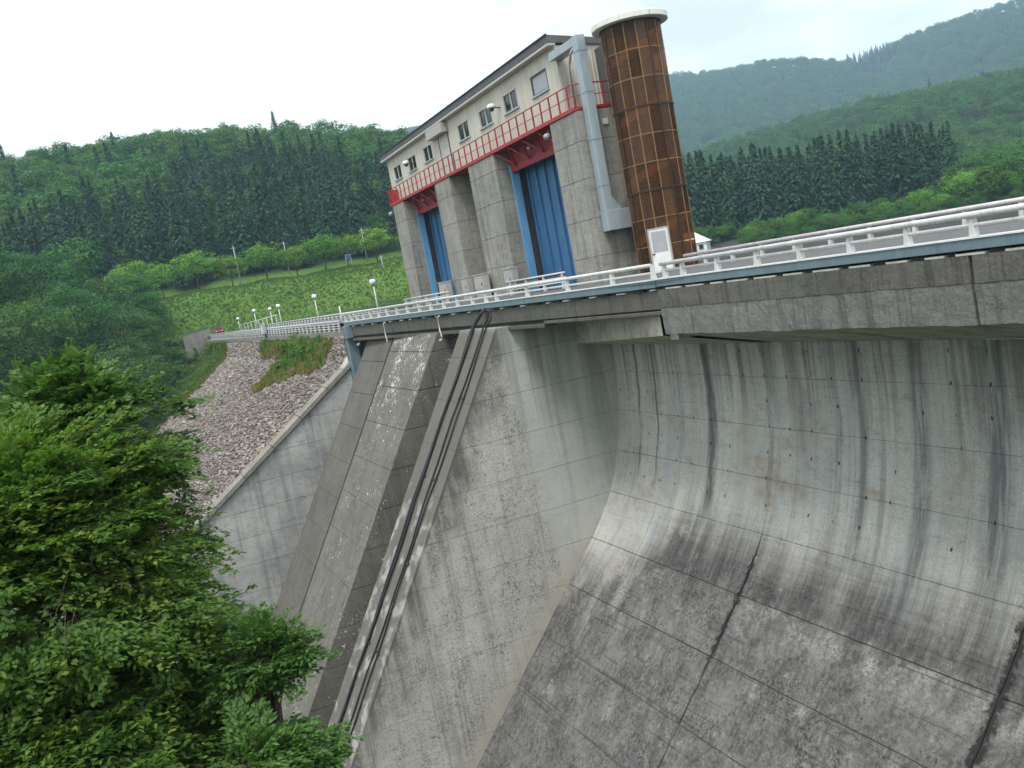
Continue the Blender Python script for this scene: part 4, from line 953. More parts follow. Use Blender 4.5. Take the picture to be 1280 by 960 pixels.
# crest slab with pale curb under the railing
for k in range(31):
    y0 = 71.5 + k * 4.1; zz = -1.18 + 0.35 * (y0 - 71) / 110
    me = mesh('curb_block', [(16.5, y0, zz - 1.1), (23.5, y0, zz - 1.1), (23.5, y0 + 4.07, zz - 1.085), (16.5, y0 + 4.07, zz - 1.085), (16.5, y0, zz - 0.62), (23.5, y0, zz - 0.05), (23.5, y0 + 4.07, zz - 0.035), (16.5, y0 + 4.07, zz - 0.605)], BOXF)
    link('curb_block', me, 'coping', emb)
v, f = [], []
def add_rock(cx, cy, cz, r_, v, f):
    k = len(v); ph = rng.uniform(0, 6.28)
    s3 = rng.uniform(0.65, 1.25, 3)
    for q in ((1, 0, 0), (-1, 0, 0), (0, 1, 0), (0, -1, 0), (0, 0, 1), (0, 0, -1), (.7, .7, .6), (-.7, .7, .55), (.7, -.7, .6), (-.7, -.7, .6)):
        x_, y_, z_ = (q[i] * s3[i] * r_ * rng.uniform(0.75, 1.15) for i in range(3))
        v.append((cx + x_ * math.cos(ph) - y_ * math.sin(ph), cy + x_ * math.sin(ph) + y_ * math.cos(ph), cz + z_))
    for t_ in ((4, 6, 7), (4, 7, 9), (4, 9, 8), (4, 8, 6), (6, 0, 2), (6, 2, 7), (7, 2, 1), (7, 1, 9), (9, 1, 3), (9, 3, 8), (8, 3, 0), (8, 0, 6), (5, 2, 0), (5, 1, 2), (5, 3, 1), (5, 0, 3)): f.append(tuple(i + k for i in t_))
def emb_green(y, z):                       # where plants have taken over the stones
    d = -1.9 - z                             # depth below the crest
    a = mnoise.noise(Vector((y * 0.11, z * 0.22, 3.3))) * 1.6
    g1 = (y < 124 + 6 * a) and (d < 2.1 + a * 1.4 + 1.5 * math.exp(-((y - 98) / 10) ** 2) + 1.2 * math.exp(-((y - 84) / 5) ** 2)) and y > 77.5 + 0.5 * d
    g2 = y > 158 - 0.8 * d + a * 4
    g3 = False
    return g1 or g2 or g3
cnt = 0
for k in range(34000):
    y = 71.6 + 122 * rng.uniform() ** 1.25; z = -2.3 - 20 * rng.uniform() ** 1.1
    if emb_green(y, z) and rng.uniform() > 0.10: continue
    r_ = rng.uniform(0.08, 0.20) * (1 + 0.5 * (y > 120))
    add_rock(float(emb_x(z)) - 0.05, y, z + 0.03, r_, v, f)
rubble = link('rubble_stones', mesh('rubble_stones', v, f), 'rock', emb); rubble['kind'] = 'stuff'

# ------------------------------------------------------------------ foliage builders
def leaf_mesh(name, P_, Nrm, length, width, mats, r_, axis_=None, mid=None):
    """one four-sided leaf per point; P_ and Nrm are (n,3)"""
    n = len(P_); Nrm = Nrm / (np.linalg.norm(Nrm, axis=1, keepdims=True) + 1e-9)
    if axis_ is None: axis_ = r_.normal(size=(n, 3))
    T = axis_ - (axis_ * Nrm).sum(1, keepdims=True) * Nrm; T /= (np.linalg.norm(T, axis=1, keepdims=True) + 1e-9)
    B = np.cross(Nrm, T)
    ln = (length * r_.uniform(0.7, 1.25, n))[:, None]; wd = (width * r_.uniform(0.7, 1.25, n))[:, None]
    v = np.stack([P_ - T * ln / 2, P_ + B * wd / 2 - T * ln * 0.05 + Nrm * wd * 0.12, P_ + T * ln / 2, P_ - B * wd / 2 - T * ln * 0.05 + Nrm * wd * 0.12], 1).reshape(-1, 3)
    me = np_mesh(name, v, np.arange(4 * n).reshape(n, 4))
    for q in mats: me.materials.append(M[q])
    if mid is not None: me.polygons.foreach_set('material_index', mid.astype(np.int32))
    return me
def unit(r_, n): q = r_.normal(size=(n, 3)); return q / np.linalg.norm(q, axis=1, keepdims=True)
def broad_crown(seed, h, rad, clumps, per, leaf, mat, low=0.3, top=1.0):
    r_ = np.random.default_rng(seed); P_, Q_ = [], []
    cz, hz = h * (low + top) / 2, h * (top - low) / 2
    d = unit(r_, clumps); rr_ = r_.uniform(0.45, 1.0, clumps) ** 0.5
    lob = 1 + 0.22 * np.sin(3 * np.arctan2(d[:, 1], d[:, 0]) + r_.uniform(0, 6)) + r_.normal(0, 0.08, clumps)
    C = d * rr_[:, None] * np.array([rad * 0.82, rad * 0.82, hz * 0.85]) * lob[:, None]; C[:, 2] += cz
    for c in C:
        cr = r_.uniform(0.20, 0.36) * rad; k = int(per * r_.uniform(0.6, 1.4))
        u = unit(r_, k); u[:, 2] = np.abs(u[:, 2]) * r_.choice([1, 1, 1, -0.6], k)
        P_.append(c + u * cr * np.array([1.15, 1.15, 0.7]) * r_.uniform(0.6, 1.05, (k, 1))); Q_.append(u * 0.7 + np.array([0, 0, 0.7]) + r_.normal(0, 0.35, (k, 3)))
    P_ = np.concatenate(P_); Q_ = np.concatenate(Q_)
    return leaf_mesh('crown', P_, Q_, leaf, leaf * 0.62, [mat], r_), C
def tree_trunk(seed, h, r0, C, nl=7, bend=0.05):
    r_ = np.random.default_rng(seed + 99); V, F_ = [], []
    def add(path, rad, n):
        v, f = tube_geo(path, rad, n, False); k = len(V); V.extend(v); F_.extend([tuple(i + k for i in q) for q in f])
    zs = np.linspace(-0.6, h * 0.86, 6)
    off = [np.array([math.sin(z * 0.5 + seed), math.cos(z * 0.43 + seed), 0]) * bend * max(0, z) for z in zs]
    tp = [np.array([0, 0, z]) + o_ for z, o_ in zip(zs, off)]
    add(tp, list(np.linspace(r0 * 1.15, r0 * 0.18, 6)), 7)
    if len(C):
        for i in r_.choice(len(C), min(nl, len(C)), replace=False):
            c = C[i]; zb = h * r_.uniform(0.22, 0.5); b0 = np.array([np.interp(zb, zs, [q[0] for q in tp]), np.interp(zb, zs, [q[1] for q in tp]), zb])
            m_ = (b0 + c) / 2 + np.array([0, 0, 0.06 * h]); add([b0, m_, c], [r0 * 0.42, r0 * 0.26, r0 * 0.07], 5)
    return mesh('trunk', V, F_)
def cedar_crown(seed, h, rad, levels, mat='cedar', low=0.1, leaf=0.85):
    r_ = np.random.default_rng(seed); P_, Q_, A_ = [], [], []
    for i in range(levels):
        t = (i + r_.uniform(0, 1)) / levels; z = h * (low + (1 - low) * t)
        R_ = rad * (1 - t ** 1.5) ** 0.85 * (0.55 + 0.45 * min(1, 4 * (1 - t))) * r_.uniform(0.75, 1.08) + 0.10
        for k in range(6):
            a = r_.uniform(0, 2 * math.pi); nseg = max(2, int(R_ / 0.42))
            for s_ in np.linspace(0.25, 1.0, nseg):
                dd = R_ * s_; d = np.array([math.cos(a), math.sin(a), 0])
                P_.append(d * dd + np.array([0, 0, z - 0.30 * dd * s_ + r_.normal(0, 0.12)]) + r_.normal(0, 0.10, 3)); A_.append(d + np.array([0, 0, -0.45]) + r_.normal(0, 0.35, 3)); Q_.append(np.array([0, 0, 1.0]) + 0.6 * d + r_.normal(0, 0.4, 3))
    P_, Q_, A_ = map(np.array, (P_, Q_, A_))
    return leaf_mesh('crown', P_, Q_, leaf, leaf * 0.5, [mat], r_, A_)
PROTO = {}
for k in range(4):
    PROTO['cedar', k] = (cedar_crown(100 + k, 20, 2.5 + 0.3 * k, 72, leaf=0.95), tree_trunk(100 + k, 20, 0.26, [], 0, 0.006))
for k in range(4):
    c, C = broad_crown(200 + k, 12, 4.6, 46, 34, 0.62, 'broad', 0.22); PROTO['broad', k] = (c, tree_trunk(200 + k, 12, 0.24, C))
for k in range(3):
    c, C = broad_crown(300 + k, 7.4, 4.1, 60, 48, 0.40, 'bright', 0.34); PROTO['bright', k] = (c, tree_trunk(300 + k, 7.4, 0.17, C, 9))
for k in range(4):
    c, C = broad_crown(400 + k, 14, 5.6, 95, 80, 0.40, 'deep', 0.10); PROTO['deep', k] = (c, tree_trunk(400 + k, 14, 0.3, C, 9))
for k in range(2):
    c, C = broad_crown(500 + k, 13, 5.0, 95, 80, 0.40, 'broad', 0.12); PROTO['lush', k] = (c, tree_trunk(500 + k, 13, 0.28, C, 9))
for q in PROTO.values(): q[1].materials.append(M['bark'])
def plant(kind, k, x, y, sc, name, label, group, z=None, cat='tree', zs=1.0, sink=0.3):
    cm, tm = PROTO[kind, k]
    z = float(height(np.array([x]), np.array([y]))[0]) if z is None else z
    t = thing(name, label, cat, (x, y, z - sink), group); rot = rng.uniform(0, 6.283)
    t.rotation_euler = (0, 0, rot); t.scale = (sc, sc, sc * zs)
    for nm, me in (('crown', cm), ('trunk', tm)):
        o_ = bpy.data.objects.new(nm, me); COL.objects.link(o_); o_.parent = t
    return t

# near trees on the left abutment
for (px, py, Y_, kd, k, sc) in ((12, 470, 118, 'deep', 0, 0.95), (70, 480, 124, 'lush', 0, 0.95), (120, 470, 132, 'deep', 1, 1.0), (158, 480, 140, 'deep', 2, 0.9), (168, 470, 150, 'deep', 3, 0.8),
                                (35, 440, 142, 'lush', 1, 1.05), (100, 430, 150, 'deep', 0, 1.1), (150, 430, 158, 'deep', 1, 0.95), (-20, 460, 135, 'deep', 2, 1.1), (182, 430, 170, 'lush', 0, 0.75), (-50, 440, 150, 'lush', 1, 1.1),
                                (175, 400, 186, 'lush', 0, 0.95), (60, 400, 168, 'deep', 3, 1.05), (10, 400, 172, 'lush', 0, 1.1), (130, 390, 176, 'deep', 2, 0.95), (185, 395, 182, 'lush', 1, 0.8)):
    Y_ = Y_ * 1.13; p = on_y(px, py, Y_)
    plant(kd, k, p.x, Y_, sc * 1.05, 'broadleaf_tree', 'dense dark green broadleaf tree on the bank beyond the rubble slope' if kd == 'deep' else 'lush mid-green broadleaf tree on the bank beyond the rubble slope', 'trees on the left bank')
# row of small bright trees on top of the grass bank
for i, (px, py, Y_, k, sc) in enumerate(((205, 372, 223, 0, 1.15), (250, 366, 224, 1, 1.22), (292, 358, 224, 2, 1.05), (335, 352, 225, 0, 1.2), (372, 345, 225, 1, 1.05), (408, 339, 225, 2, 1.22), (436, 334, 228, 0, 1.1), (473, 330, 224, 1, 1.15), (520, 322, 225, 2, 1.2), (165, 378, 222, 2, 1.25))):
    p = on_y(px, py, Y_)
    plant('bright', k, p.x, Y_, sc, 'cherry_tree', 'small bright green tree in the row atop the grass bank', 'row of small trees on the grass bank')
def pix_dir(az): return np.array([math.sin(az), math.cos(az)])
# far shore: front rank of cedars and leafy trees as single trees
for i in range(64):
    az = R(34.2 + 14.0 * i / 63 + rng.uniform(-0.25, 0.25)); D = 266 + rng.uniform(-4, 12) + (i % 3) * 9
    x, y = pix_dir(az) * D
    tall = 1.22 - 0.26 * i / 63 + 0.06 * math.sin(i * 0.37 + 0.5) + rng.uniform(-0.06, 0.06)
    plant('cedar', i % 4, x, y, tall, 'cedar_tree', 'tall dark cedar in the stand across the reservoir', 'cedars across the reservoir')
for i in range(60):
    az = R(32.5 + 22.5 * i / 59 + rng.uniform(-0.3, 0.3)); D = 236 + rng.uniform(0, 22)
    if R(33.6) < az < R(36.8) and D < 262: D = 264.0
    x, y = pix_dir(az) * D
    plant('broad' if i % 3 else 'bright', (i // 2) % 3, x, y, (rng.uniform(0.36, 0.58) if i % 3 else rng.uniform(0.5, 0.8)) * (1.0 if az < R(48) else 1.6), 'broadleaf_tree', 'low leafy tree on the far reservoir shore', 'leafy trees on the far shore')
# left hill: the cedars of the lowest rank as single trees
for i in range(60):
    x = -46 + 165 * i / 59 + rng.uniform(-2, 2); y = 240 + rng.uniform(0, 34)
    plant('cedar' if (i * 7) % 10 < 6 else 'broad', i % 4, x, y, rng.uniform(0.72, 1.0) if (i * 7) % 10 < 6 else rng.uniform(0.75, 1.05), 'cedar_tree' if (i * 7) % 10 < 6 else 'broadleaf_tree',
          'dark cedar at the foot of the wooded hill behind the grass bank' if (i * 7) % 10 < 6 else 'leafy tree at the foot of the wooded hill behind the grass bank', 'trees at the foot of the wooded hill')
plant('broad', 1, 33.5, 474, 1.5, 'broadleaf_tree', 'lone tall tree standing above the left hill skyline', None)

# ------------------------------------------------------------------ woods as masses (geometry nodes)
lib = bpy.data.collections.new('tree_kinds')
order = []
for kd in ('cedar', 'broad'):
    for k in range(4):
        o_ = bpy.data.objects.new('wood_%s_%d' % (kd, k), PROTO[kd, k][0]); lib.objects.link(o_)
# GN sorts collection children by name: wood_broad_0..3 -> 0..3, wood_cedar_0..3 -> 4..7
def wood(name, label, pts, scl, idx_, kind='stuff', libc=lib):
    me = bpy.data.meshes.new(name); me.vertices.add(len(pts)); me.vertices.foreach_set('co', np.ascontiguousarray(pts, dtype=np.float32).ravel())
    for nm, arr, ty in (('scl', scl, 'FLOAT'), ('rot', rng.uniform(0, 6.28, len(pts)), 'FLOAT')):
        me.attributes.new(nm, ty, 'POINT').data.foreach_set('value', np.asarray(arr, dtype=np.float32))
    me.attributes.new('idx', 'INT', 'POINT').data.foreach_set('value', np.asarray(idx_, dtype=np.int32)); me.update()
    o_ = link(name, me, None); tag(o_, label, 'woodland' if libc is lib else 'plants', kind=kind)
    ng = bpy.data.node_groups.new(name, 'GeometryNodeTree')
    ng.interface.new_socket('Geometry', in_out='INPUT', socket_type='NodeSocketGeometry'); ng.interface.new_socket('Geometry', in_out='OUTPUT', socket_type='NodeSocketGeometry')
    gi, go = ng.nodes.new('NodeGroupInput'), ng.nodes.new('NodeGroupOutput')
    ip = ng.nodes.new('GeometryNodeInstanceOnPoints'); ci = ng.nodes.new('GeometryNodeCollectionInfo')
    ci.inputs['Collection'].default_value = libc; ci.inputs['Separate Children'].default_value = True; ci.inputs['Reset Children'].default_value = True
    def attr(nm, ty):
        a = ng.nodes.new('GeometryNodeInputNamedAttribute'); a.data_type = ty; a.inputs['Name'].default_value = nm
        return [q for q in a.outputs if q.enabled and q.name == 'Attribute'][0]
    cr = ng.nodes.new('ShaderNodeCombineXYZ'); cs = ng.nodes.new('ShaderNodeCombineXYZ'); LK = ng.links.new
    LK(attr('rot', 'FLOAT'), cr.inputs[2]); sa = attr('scl', 'FLOAT')
    for i in range(3): LK(sa, cs.inputs[i])
    LK(gi.outputs[0], ip.inputs['Points']); LK(ci.outputs[0], ip.inputs['Instance']); ip.inputs['Pick Instance'].default_value = True
    LK(attr('idx', 'INT'), ip.inputs['Instance Index']); LK(cr.outputs[0], ip.inputs['Rotation']); LK(cs.outputs[0], ip.inputs['Scale'])
    LK(ip.outputs[0], go.inputs[0])
    md = o_.modifiers.new('scatter', 'NODES'); md.node_group = ng
    return o_
def jgrid(x0, x1, y0, y1, st):
    a, b_ = np.meshgrid(np.arange(x0, x1, st), np.arange(y0, y1, st), indexing='ij')
    a = a.ravel() + rng.uniform(-.5, .5, a.size) * st; b_ = b_.ravel() + rng.uniform(-.5, .5, b_.size) * st; return a, b_
# wooded left hill
x, y = jgrid(-190, 250, 240, 520, 7.0); z = height(x, y)
ok = (z > 6) & (y < 510); x, y, z = x[ok], y[ok], z[ok]
tt = (y - 230) / 250
n1 = _fbm(x, y, 0.018, 77)
con = (tt < 0.46 + 0.14 * n1) & (x > -75 + 25 * n1) & (x < 100 + 28 * n1 - 60 * tt) & (_fbm(x, y, 0.035, 78) > -0.75) & (rng.uniform(size=len(x)) < 0.9)
con |= rng.uniform(size=len(x)) < 0.006
idx_ = np.where(con, 4 + rng.integers(0, 4, len(x)), rng.integers(0, 4, len(x)))
scl = np.where(con, rng.uniform(0.75, 1.15, len(x)), rng.uniform(0.8, 1.45, len(x)))
wood('hillside_wood', 'dense mixed wood covering the left hill behind the gatehouse', np.stack([x, y, z - 0.5], 1), scl, idx_)
# wood across the reservoir
def polar(d0, d1, a0, a1, st):
    n = int((d1 ** 2 - d0 ** 2) / 2 * R(a1 - a0) / st ** 2); D = np.sqrt(rng.uniform(d0 ** 2, d1 ** 2, n)); a = np.radians(rng.uniform(a0, a1, n)); return D * np.sin(a), D * np.cos(a), D, np.degrees(a)
x, y, D, A = polar(270, 420, 26, 64, 4.9); z = height(x, y)
con = (A < 48.6) & (D > 272) & (D < 350)
idx_ = np.where(con, 4 + rng.integers(0, 4, len(x)), rng.integers(0, 4, len(x)))
scl = np.where(con, rng.uniform(1.0, 1.2, len(x)) - 0.30 * np.clip((A - 34) / 14, 0, 1), rng.uniform(0.55, 0.95, len(x)))
keep = con | (D > 300) | (A > 48); keep &= z > -1
wood('shore_wood', 'cedar and leafy wood across the reservoir', np.stack([x, y, z - 0.5], 1)[keep], scl[keep], idx_[keep])
x, y, D, A = polar(205, 275, 26, 64, 2.6); z = height(x, y); ok = (z > -5.2) & (D > 228) & ~((A > 33.6) & (A < 36.6) & (D < 258))
wood('shore_scrub', 'low scrub along the far reservoir shore', np.stack([x, y, z - 0.3], 1)[ok], rng.uniform(0.14, 0.34, ok.sum()), rng.integers(0, 4, ok.sum()))
x, y, D, A = polar(420, 980, 24, 66, 8.5); z = height(x, y)
con = rng.uniform(size=len(x)) < 0.02
idx_ = np.where(con, 4 + rng.integers(0, 4, len(x)), rng.integers(0, 4, len(x)))
wood('middle_hill_wood', 'light green wood on the middle hill', np.stack([x, y, z - 0.5], 1), np.where(con, rng.uniform(0.6, 0.9, len(x)), rng.uniform(0.75, 1.15, len(x))), idx_)
x, y, D, A = polar(980, 2250, 24, 64, 12.5); z = height(x, y)
con = (_fbm(x, y, 0.006, 41) > 1.3)
idx_ = np.where(con, 4 + rng.integers(0, 4, len(x)), rng.integers(0, 4, len(x)))
wood('mountain_wood', 'hazy wood covering the far mountain', np.stack([x, y, z - 1], 1), np.where(con, rng.uniform(0.8, 1.15, len(x)), rng.uniform(1.0, 1.7, len(x))), idx_)

# ------------------------------------------------------------------ grass tufts and weeds
tl = bpy.data.collections.new('tuft_kinds')
def tuft(seed, n, h, w, mat):
    r_ = np.random.default_rng(seed); a = r_.uniform(0, 6.28, n); q = np.stack([np.cos(a), np.sin(a), np.zeros(n)], 1)
    rad = r_.uniform(0, w, (n, 1)); hh = h * r_.uniform(0.4, 1.0, n)
    P_ = q * rad; P_[:, 2] = hh * 0.45; A_ = q * 0.5 + np.array([0, 0, 1.0]) + r_.normal(0, 0.15, (n, 3)); Q_ = q + r_.normal(0, 0.3, (n, 3))
    return leaf_mesh('tuft', P_, Q_, h, 0.09, [mat], r_, A_)
for nm, sd, h, w, mat in (('t0', 1, 0.5, 0.35, 'grass'), ('t1', 2, 0.75, 0.4, 'grass'), ('t2', 3, 0.5, 0.35, 'drygrass')):
    tl.objects.link(bpy.data.objects.new(nm, tuft(sd, 46, h, w, mat)))
bsh, _C = broad_crown(600, 1.4, 0.8, 16, 30, 0.18, 'grass', 0.0); tl.objects.link(bpy.data.objects.new('t3', bsh))
pts, sc_, ix_ = [], [], []
for k in range(11000):
    y = 71.8 + 132 * rng.uniform(); z = -2.55 - 17 * rng.uniform() ** 1.2
    if not emb_green(y, z): continue
    d = -1.9 - z; edge = not (emb_green(y - 3.5, z - 0.6) and emb_green(y, z - 1.1))
    pts.append((float(emb_x(z)) - 0.05, y, z)); sc_.append(rng.uniform(0.6, 1.3)); ix_.append(2 if (edge and rng.uniform() < 0.75) or rng.uniform() < 0.28 else (3 if rng.uniform() < 0.05 else int(rng.integers(0, 2))))
wood('slope_weeds', 'green and rusty weeds growing over the upper rubble slope', np.array(pts), sc_, ix_, libc=tl)
x = rng.uniform(-20, 95, 15000); y = rng.uniform(199, 229, 15000); z = height(x, y)
n1 = _fbm(x, y, 0.12, 9)
ix_ = np.where(rng.uniform(size=len(x)) < 0.015 + 0.10 * ((n1 > 0.9) & (x > 40)), 3, rng.integers(0, 2, len(x))); scl = rng.uniform(0.35, 0.6, len(x)) * np.where(ix_ == 3, rng.uniform(0.5, 1.3, len(x)), 1)
wood('bank_grass', 'rough green grass on the bank beyond the end of the dam', np.stack([x, y, z], 1), scl, ix_, libc=tl)
x, y = jgrid(-34, 17, 110, 202, 1.1); z = height(x, y); ok = (x < emb_x(z) - 0.5)
wood('abutment_undergrowth', 'undergrowth on the steep left abutment', np.stack([x, y, z], 1)[ok], rng.uniform(0.9, 2.2, ok.sum()), rng.choice([0, 1, 1, 3, 3], ok.sum()), libc=tl)

# ------------------------------------------------------------------ foreground trees
def spray_tree(name, label, c, radii, n_spray, per, leaf, mats, tipf, seed, base, spr=0.62, droop=0.5, lower=0.0):
    r_ = np.random.default_rng(seed); c = np.array(c); radii = np.array(radii); base = np.array(base)
    d = unit(r_, n_spray); d[:, 2] = np.where(d[:, 2] < -0.75, -d[:, 2], d[:, 2])
    lob = 1 + 0.13 * np.sin(5 * d[:, 0] + 7 * d[:, 2] + seed) + 0.10 * np.sin(9 * d[:, 1] - 6 * d[:, 2])
    rad = r_.uniform(0.25, 1.0, n_spray) ** 0.45
    nc_ = max(8, n_spray // 17); cd = unit(r_, nc_); cd[:, 2] = np.where(cd[:, 2] < -0.7, -cd[:, 2], cd[:, 2])
    crad = r_.uniform(0.42, 1.0, nc_) ** 0.5 * (1 + 0.16 * np.sin(5 * cd[:, 0] + 7 * cd[:, 2] + seed))
    CC = c + cd * radii * crad[:, None]; which = r_.integers(0, nc_, n_spray)
    S = CC[which] + unit(r_, n_spray) * r_.uniform(0.15, 1.0, (n_spray, 1)) * np.array([0.62, 0.62, 0.26]) * (radii.mean() / 2.45 * 0.8 + 0.12)
    d = (S - c) / radii; rad = np.linalg.norm(d, axis=1); d = d / (rad[:, None] + 1e-6)
    P_, Q_, A_, mid = [], [], [], []
    twig = []
    for i in range(n_spray):
        out = d[i] * np.array([1, 1, 0.45]); out = out / np.linalg.norm(out); out[2] -= droop * r_.uniform(0.3, 1.2); out += r_.normal(0, 0.25, 3); out /= np.linalg.norm(out)
        L_ = spr * r_.uniform(0.6, 1.3); side = np.cross(out, [0, 0, 1]); side /= np.linalg.norm(side) + 1e-9; nrm = np.cross(side, out)
        k = int(per * r_.uniform(0.7, 1.3)); s_ = r_.uniform(0, 1, k); sd = np.where(r_.uniform(size=k) < 0.5, -1, 1)
        wdt = 0.46 * L_ * (1 - 0.75 * s_) * r_.uniform(0.1, 1, k)
        p = S[i] + out * (s_ * L_)[:, None] + side * (sd * wdt)[:, None] + np.array([0, 0, -1]) * (0.35 * s_ ** 2 * L_ * droop)[:, None] + r_.normal(0, 0.015, (k, 3))
        P_.append(p); Q_.append(nrm + r_.normal(0, 0.38, (k, 3)) + np.array([0, 0, 0.3])); A_.append(out + side * (sd * 0.8)[:, None] + r_.normal(0, 0.3, (k, 3)))
        tip = (r_.uniform() < tipf) * (rad[i] > 0.72)
        mid.append(np.where((s_ > 0.5) & bool(tip) & (r_.uniform(size=k) < 0.8), 1, 0)); twig.append((S[i] - out * 0.35, S[i] + out * L_ * 0.8))
    P_, Q_, A_, mid = np.concatenate(P_), np.concatenate(Q_), np.concatenate(A_), np.concatenate(mid)
    t = thing(name, label, 'tree', tuple(base), 'trees in front of the dam')
    me = leaf_mesh('crown', P_, Q_, leaf, leaf * 0.56, mats, r_, A_, mid if len(mats) > 1 else None)
    link('crown', me, None, t)
    V, F_ = [], []
    def add(path, rad_, n):
        v, f = tube_geo(path, rad_, n, False); k = len(V); V.extend(v); F_.extend([tuple(i + k for i in q) for q in f])
    tops = c + np.array([0, 0, radii[2] * 0.7])
    add([base, base * 0.6 + c * 0.4 + [0.1, 0, 0], c, tops], [0.16, 0.13, 0.09, 0.02], 8)
    for i in r_.choice(n_spray, min(70, n_spray), replace=False):
        z0 = min(max(S[i][2] - 0.9, base[2] + 1.5), tops[2]); f0 = (z0 - base[2]) / (tops[2] - base[2]); b0 = base + (tops - base) * f0
        add([b0, (b0 + S[i]) / 2 + [0, 0, 0.15], S[i]], [0.035, 0.022, 0.008], 5)
    for i in range(0, n_spray, 2): add([twig[i][0], twig[i][1]], [0.007, 0.003], 3)
    link('trunk', mesh('trunk', V, F_), 'bark', t)
    return t
def at(px, py, D): d = ray(px, py); return np.array(d.normalized() * D)
gz = lambda p: float(height(np.array([p[0]]), np.array([p[1]]))[0])
c1 = at(58, 815, 13.2); b1 = (c1[0] - 0.4, c1[1] + 0.2, gz(c1) - 0.2)
spray_tree('foreground_tree', 'big olive green tree with drooping sprays and yellowish shoots', c1, (2.05, 2.1, 2.65), 6200, 44, 0.086, ['fg', 'fgtip'], 0.30, 5, b1, 0.5, 0.42)
c2 = at(98, 575, 14.5); b2 = (c2[0] - 0.2, c2[1] + 0.3, gz(c2) - 0.2)
spray_tree('foreground_tree', 'brighter leafy tree top rising behind the big olive green tree', c2, (1.3, 1.2, 1.1), 1100, 40, 0.10, ['maple'], 0, 6, b2, 0.5, 0.3)
c3 = at(336, 842, 11.6); b3 = (c3[0] - 0.9, c3[1] + 0.2, gz(c3) - 0.2)
spray_tree('maple_sapling', 'fresh green maple sapling in front of the dark buttress foot', c3, (0.40, 0.42, 0.42), 300, 42, 0.075, ['maple'], 0, 8, b3, 0.36, 0.25)
c4 = at(330, 965, 11.0); b4 = (c4[0] - 0.7, c4[1] + 0.3, gz(c4) - 0.2)
spray_tree('maple_sapling', 'low fresh green maple boughs below the pipes on the sloping wall', c4, (0.66, 0.6, 0.36), 400, 42, 0.075, ['maple'], 0, 9, b4, 0.36, 0.3)
c5 = at(40, 1010, 12.2); b5 = (c5[0], c5[1], gz(c5) - 0.2)
spray_tree('foreground_tree', 'shaded leafy tree below the big olive green tree', c5, (2.0, 1.5, 1.2), 1700, 44, 0.09, ['fg'], 0, 10, b5)

# ------------------------------------------------------------------ small things on the crest and the bank
def globe_lamp(label, x, y, z0, zg, grp='globe lamps along the crest road'):
    t = thing('globe_lamp', label, 'lamp', (x, y, z0), grp)
    tube('pole', [(x, y, z0), (x, y, (z0 + zg) / 2), (x, y, zg - 0.25)], [0.07, 0.055, 0.05], 'white', t, 10)
    lathe('collar', [(0.10, -0.34), (0.14, -0.30), (0.10, -0.22)], (x, y, zg), 'steel', t, 12)
    lathe('globe', [(0.10, -0.24), (0.24, -0.15), (0.30, 0.0), (0.26, 0.15), (0.14, 0.26), (0.03, 0.30)], (x, y, zg), 'lampglass', t, 18)
    lathe('hood', [(0.16, 0.25), (0.17, 0.29), (0.05, 0.34)], (x, y, zg), 'steel', t, 14)
for i, (y, zg) in enumerate(((80.9, 1.75), (107.2, 1.85), (132.9, 1.9), (157.3, 2.2), (180.2, 1.6))):
    globe_lamp(('white globe lamp post standing nearest the gatehouse pier', 'white globe lamp post, second along the crest road from the gatehouse', 'white globe lamp post, third along the crest road from the gatehouse', 'white globe lamp post, fourth along the crest road from the gatehouse', 'white globe lamp post at the far end of the crest road')[i], 21.5, y, -1.1 + 0.005 * (y - 80), zg)
globe_lamp('small white globe lamp post beside the sloping handrail', 24.4, 159.5, -0.9, 2.05)
wp = thing('marker_post', 'short white marker post on the bridge end', 'post', (17.2, 76.5, DECK)); tube('shaft', [(17.2, 76.5, DECK), (17.2, 76.5, 0.2)], 0.06, 'white', wp, 8); box('base', 17.08, 17.32, 76.38, 76.62, DECK, DECK + 0.08, 'cabinet', wp)
bxs = thing('control_box', 'pale grey control box hung on the embankment railing', 'box', (16.450, 114.6, -1.3))
box('case', 16.150, 16.500, 114.0, 115.2, -1.30, -0.16, 'frosted', bxs, 0.02); box('lid', 16.100, 16.520, 113.95, 115.25, -0.155, -0.10, 'white', bxs, 0.01); box('door', 16.125, 16.149, 114.1, 115.1, -1.22, -0.25, 'white', bxs); box('bracket', 16.300, 16.500, 114.4, 114.8, -1.75, -1.31, 'steel', bxs)
# low concrete wall at the left end of the dam
lw = thing('abutment_wall', 'low weathered concrete wall where the embankment meets the trees', 'wall', (13, 197, -2))
for k in range(4):
    xa, xb = 12.4 + 1.32 * k, 12.4 + 1.32 * (k + 1) - 0.03
    me = mesh('wall_panel', [(xa, 196, -7), (xb, 196, -7), (xb, 196.6, -7), (xa, 196.6, -7), (xa, 196, 0.45 + 0.16 * k), (xb, 196, 0.45 + 0.16 * (k + 1)), (xb, 196.6, 0.45 + 0.16 * (k + 1)), (xa, 196.6, 0.45 + 0.16 * k)], BOXF); link('wall_panel', me, 'coping', lw)
me = mesh('wall_coping', [(12.3, 195.9, 0.46), (17.7, 195.9, 1.12), (17.7, 196.7, 1.12), (12.3, 196.7, 0.46), (12.3, 195.9, 0.66), (17.7, 195.9, 1.3), (17.7, 196.7, 1.3), (12.3, 196.7, 0.66)], BOXF); link('wall_coping', me, 'slab_up', lw)
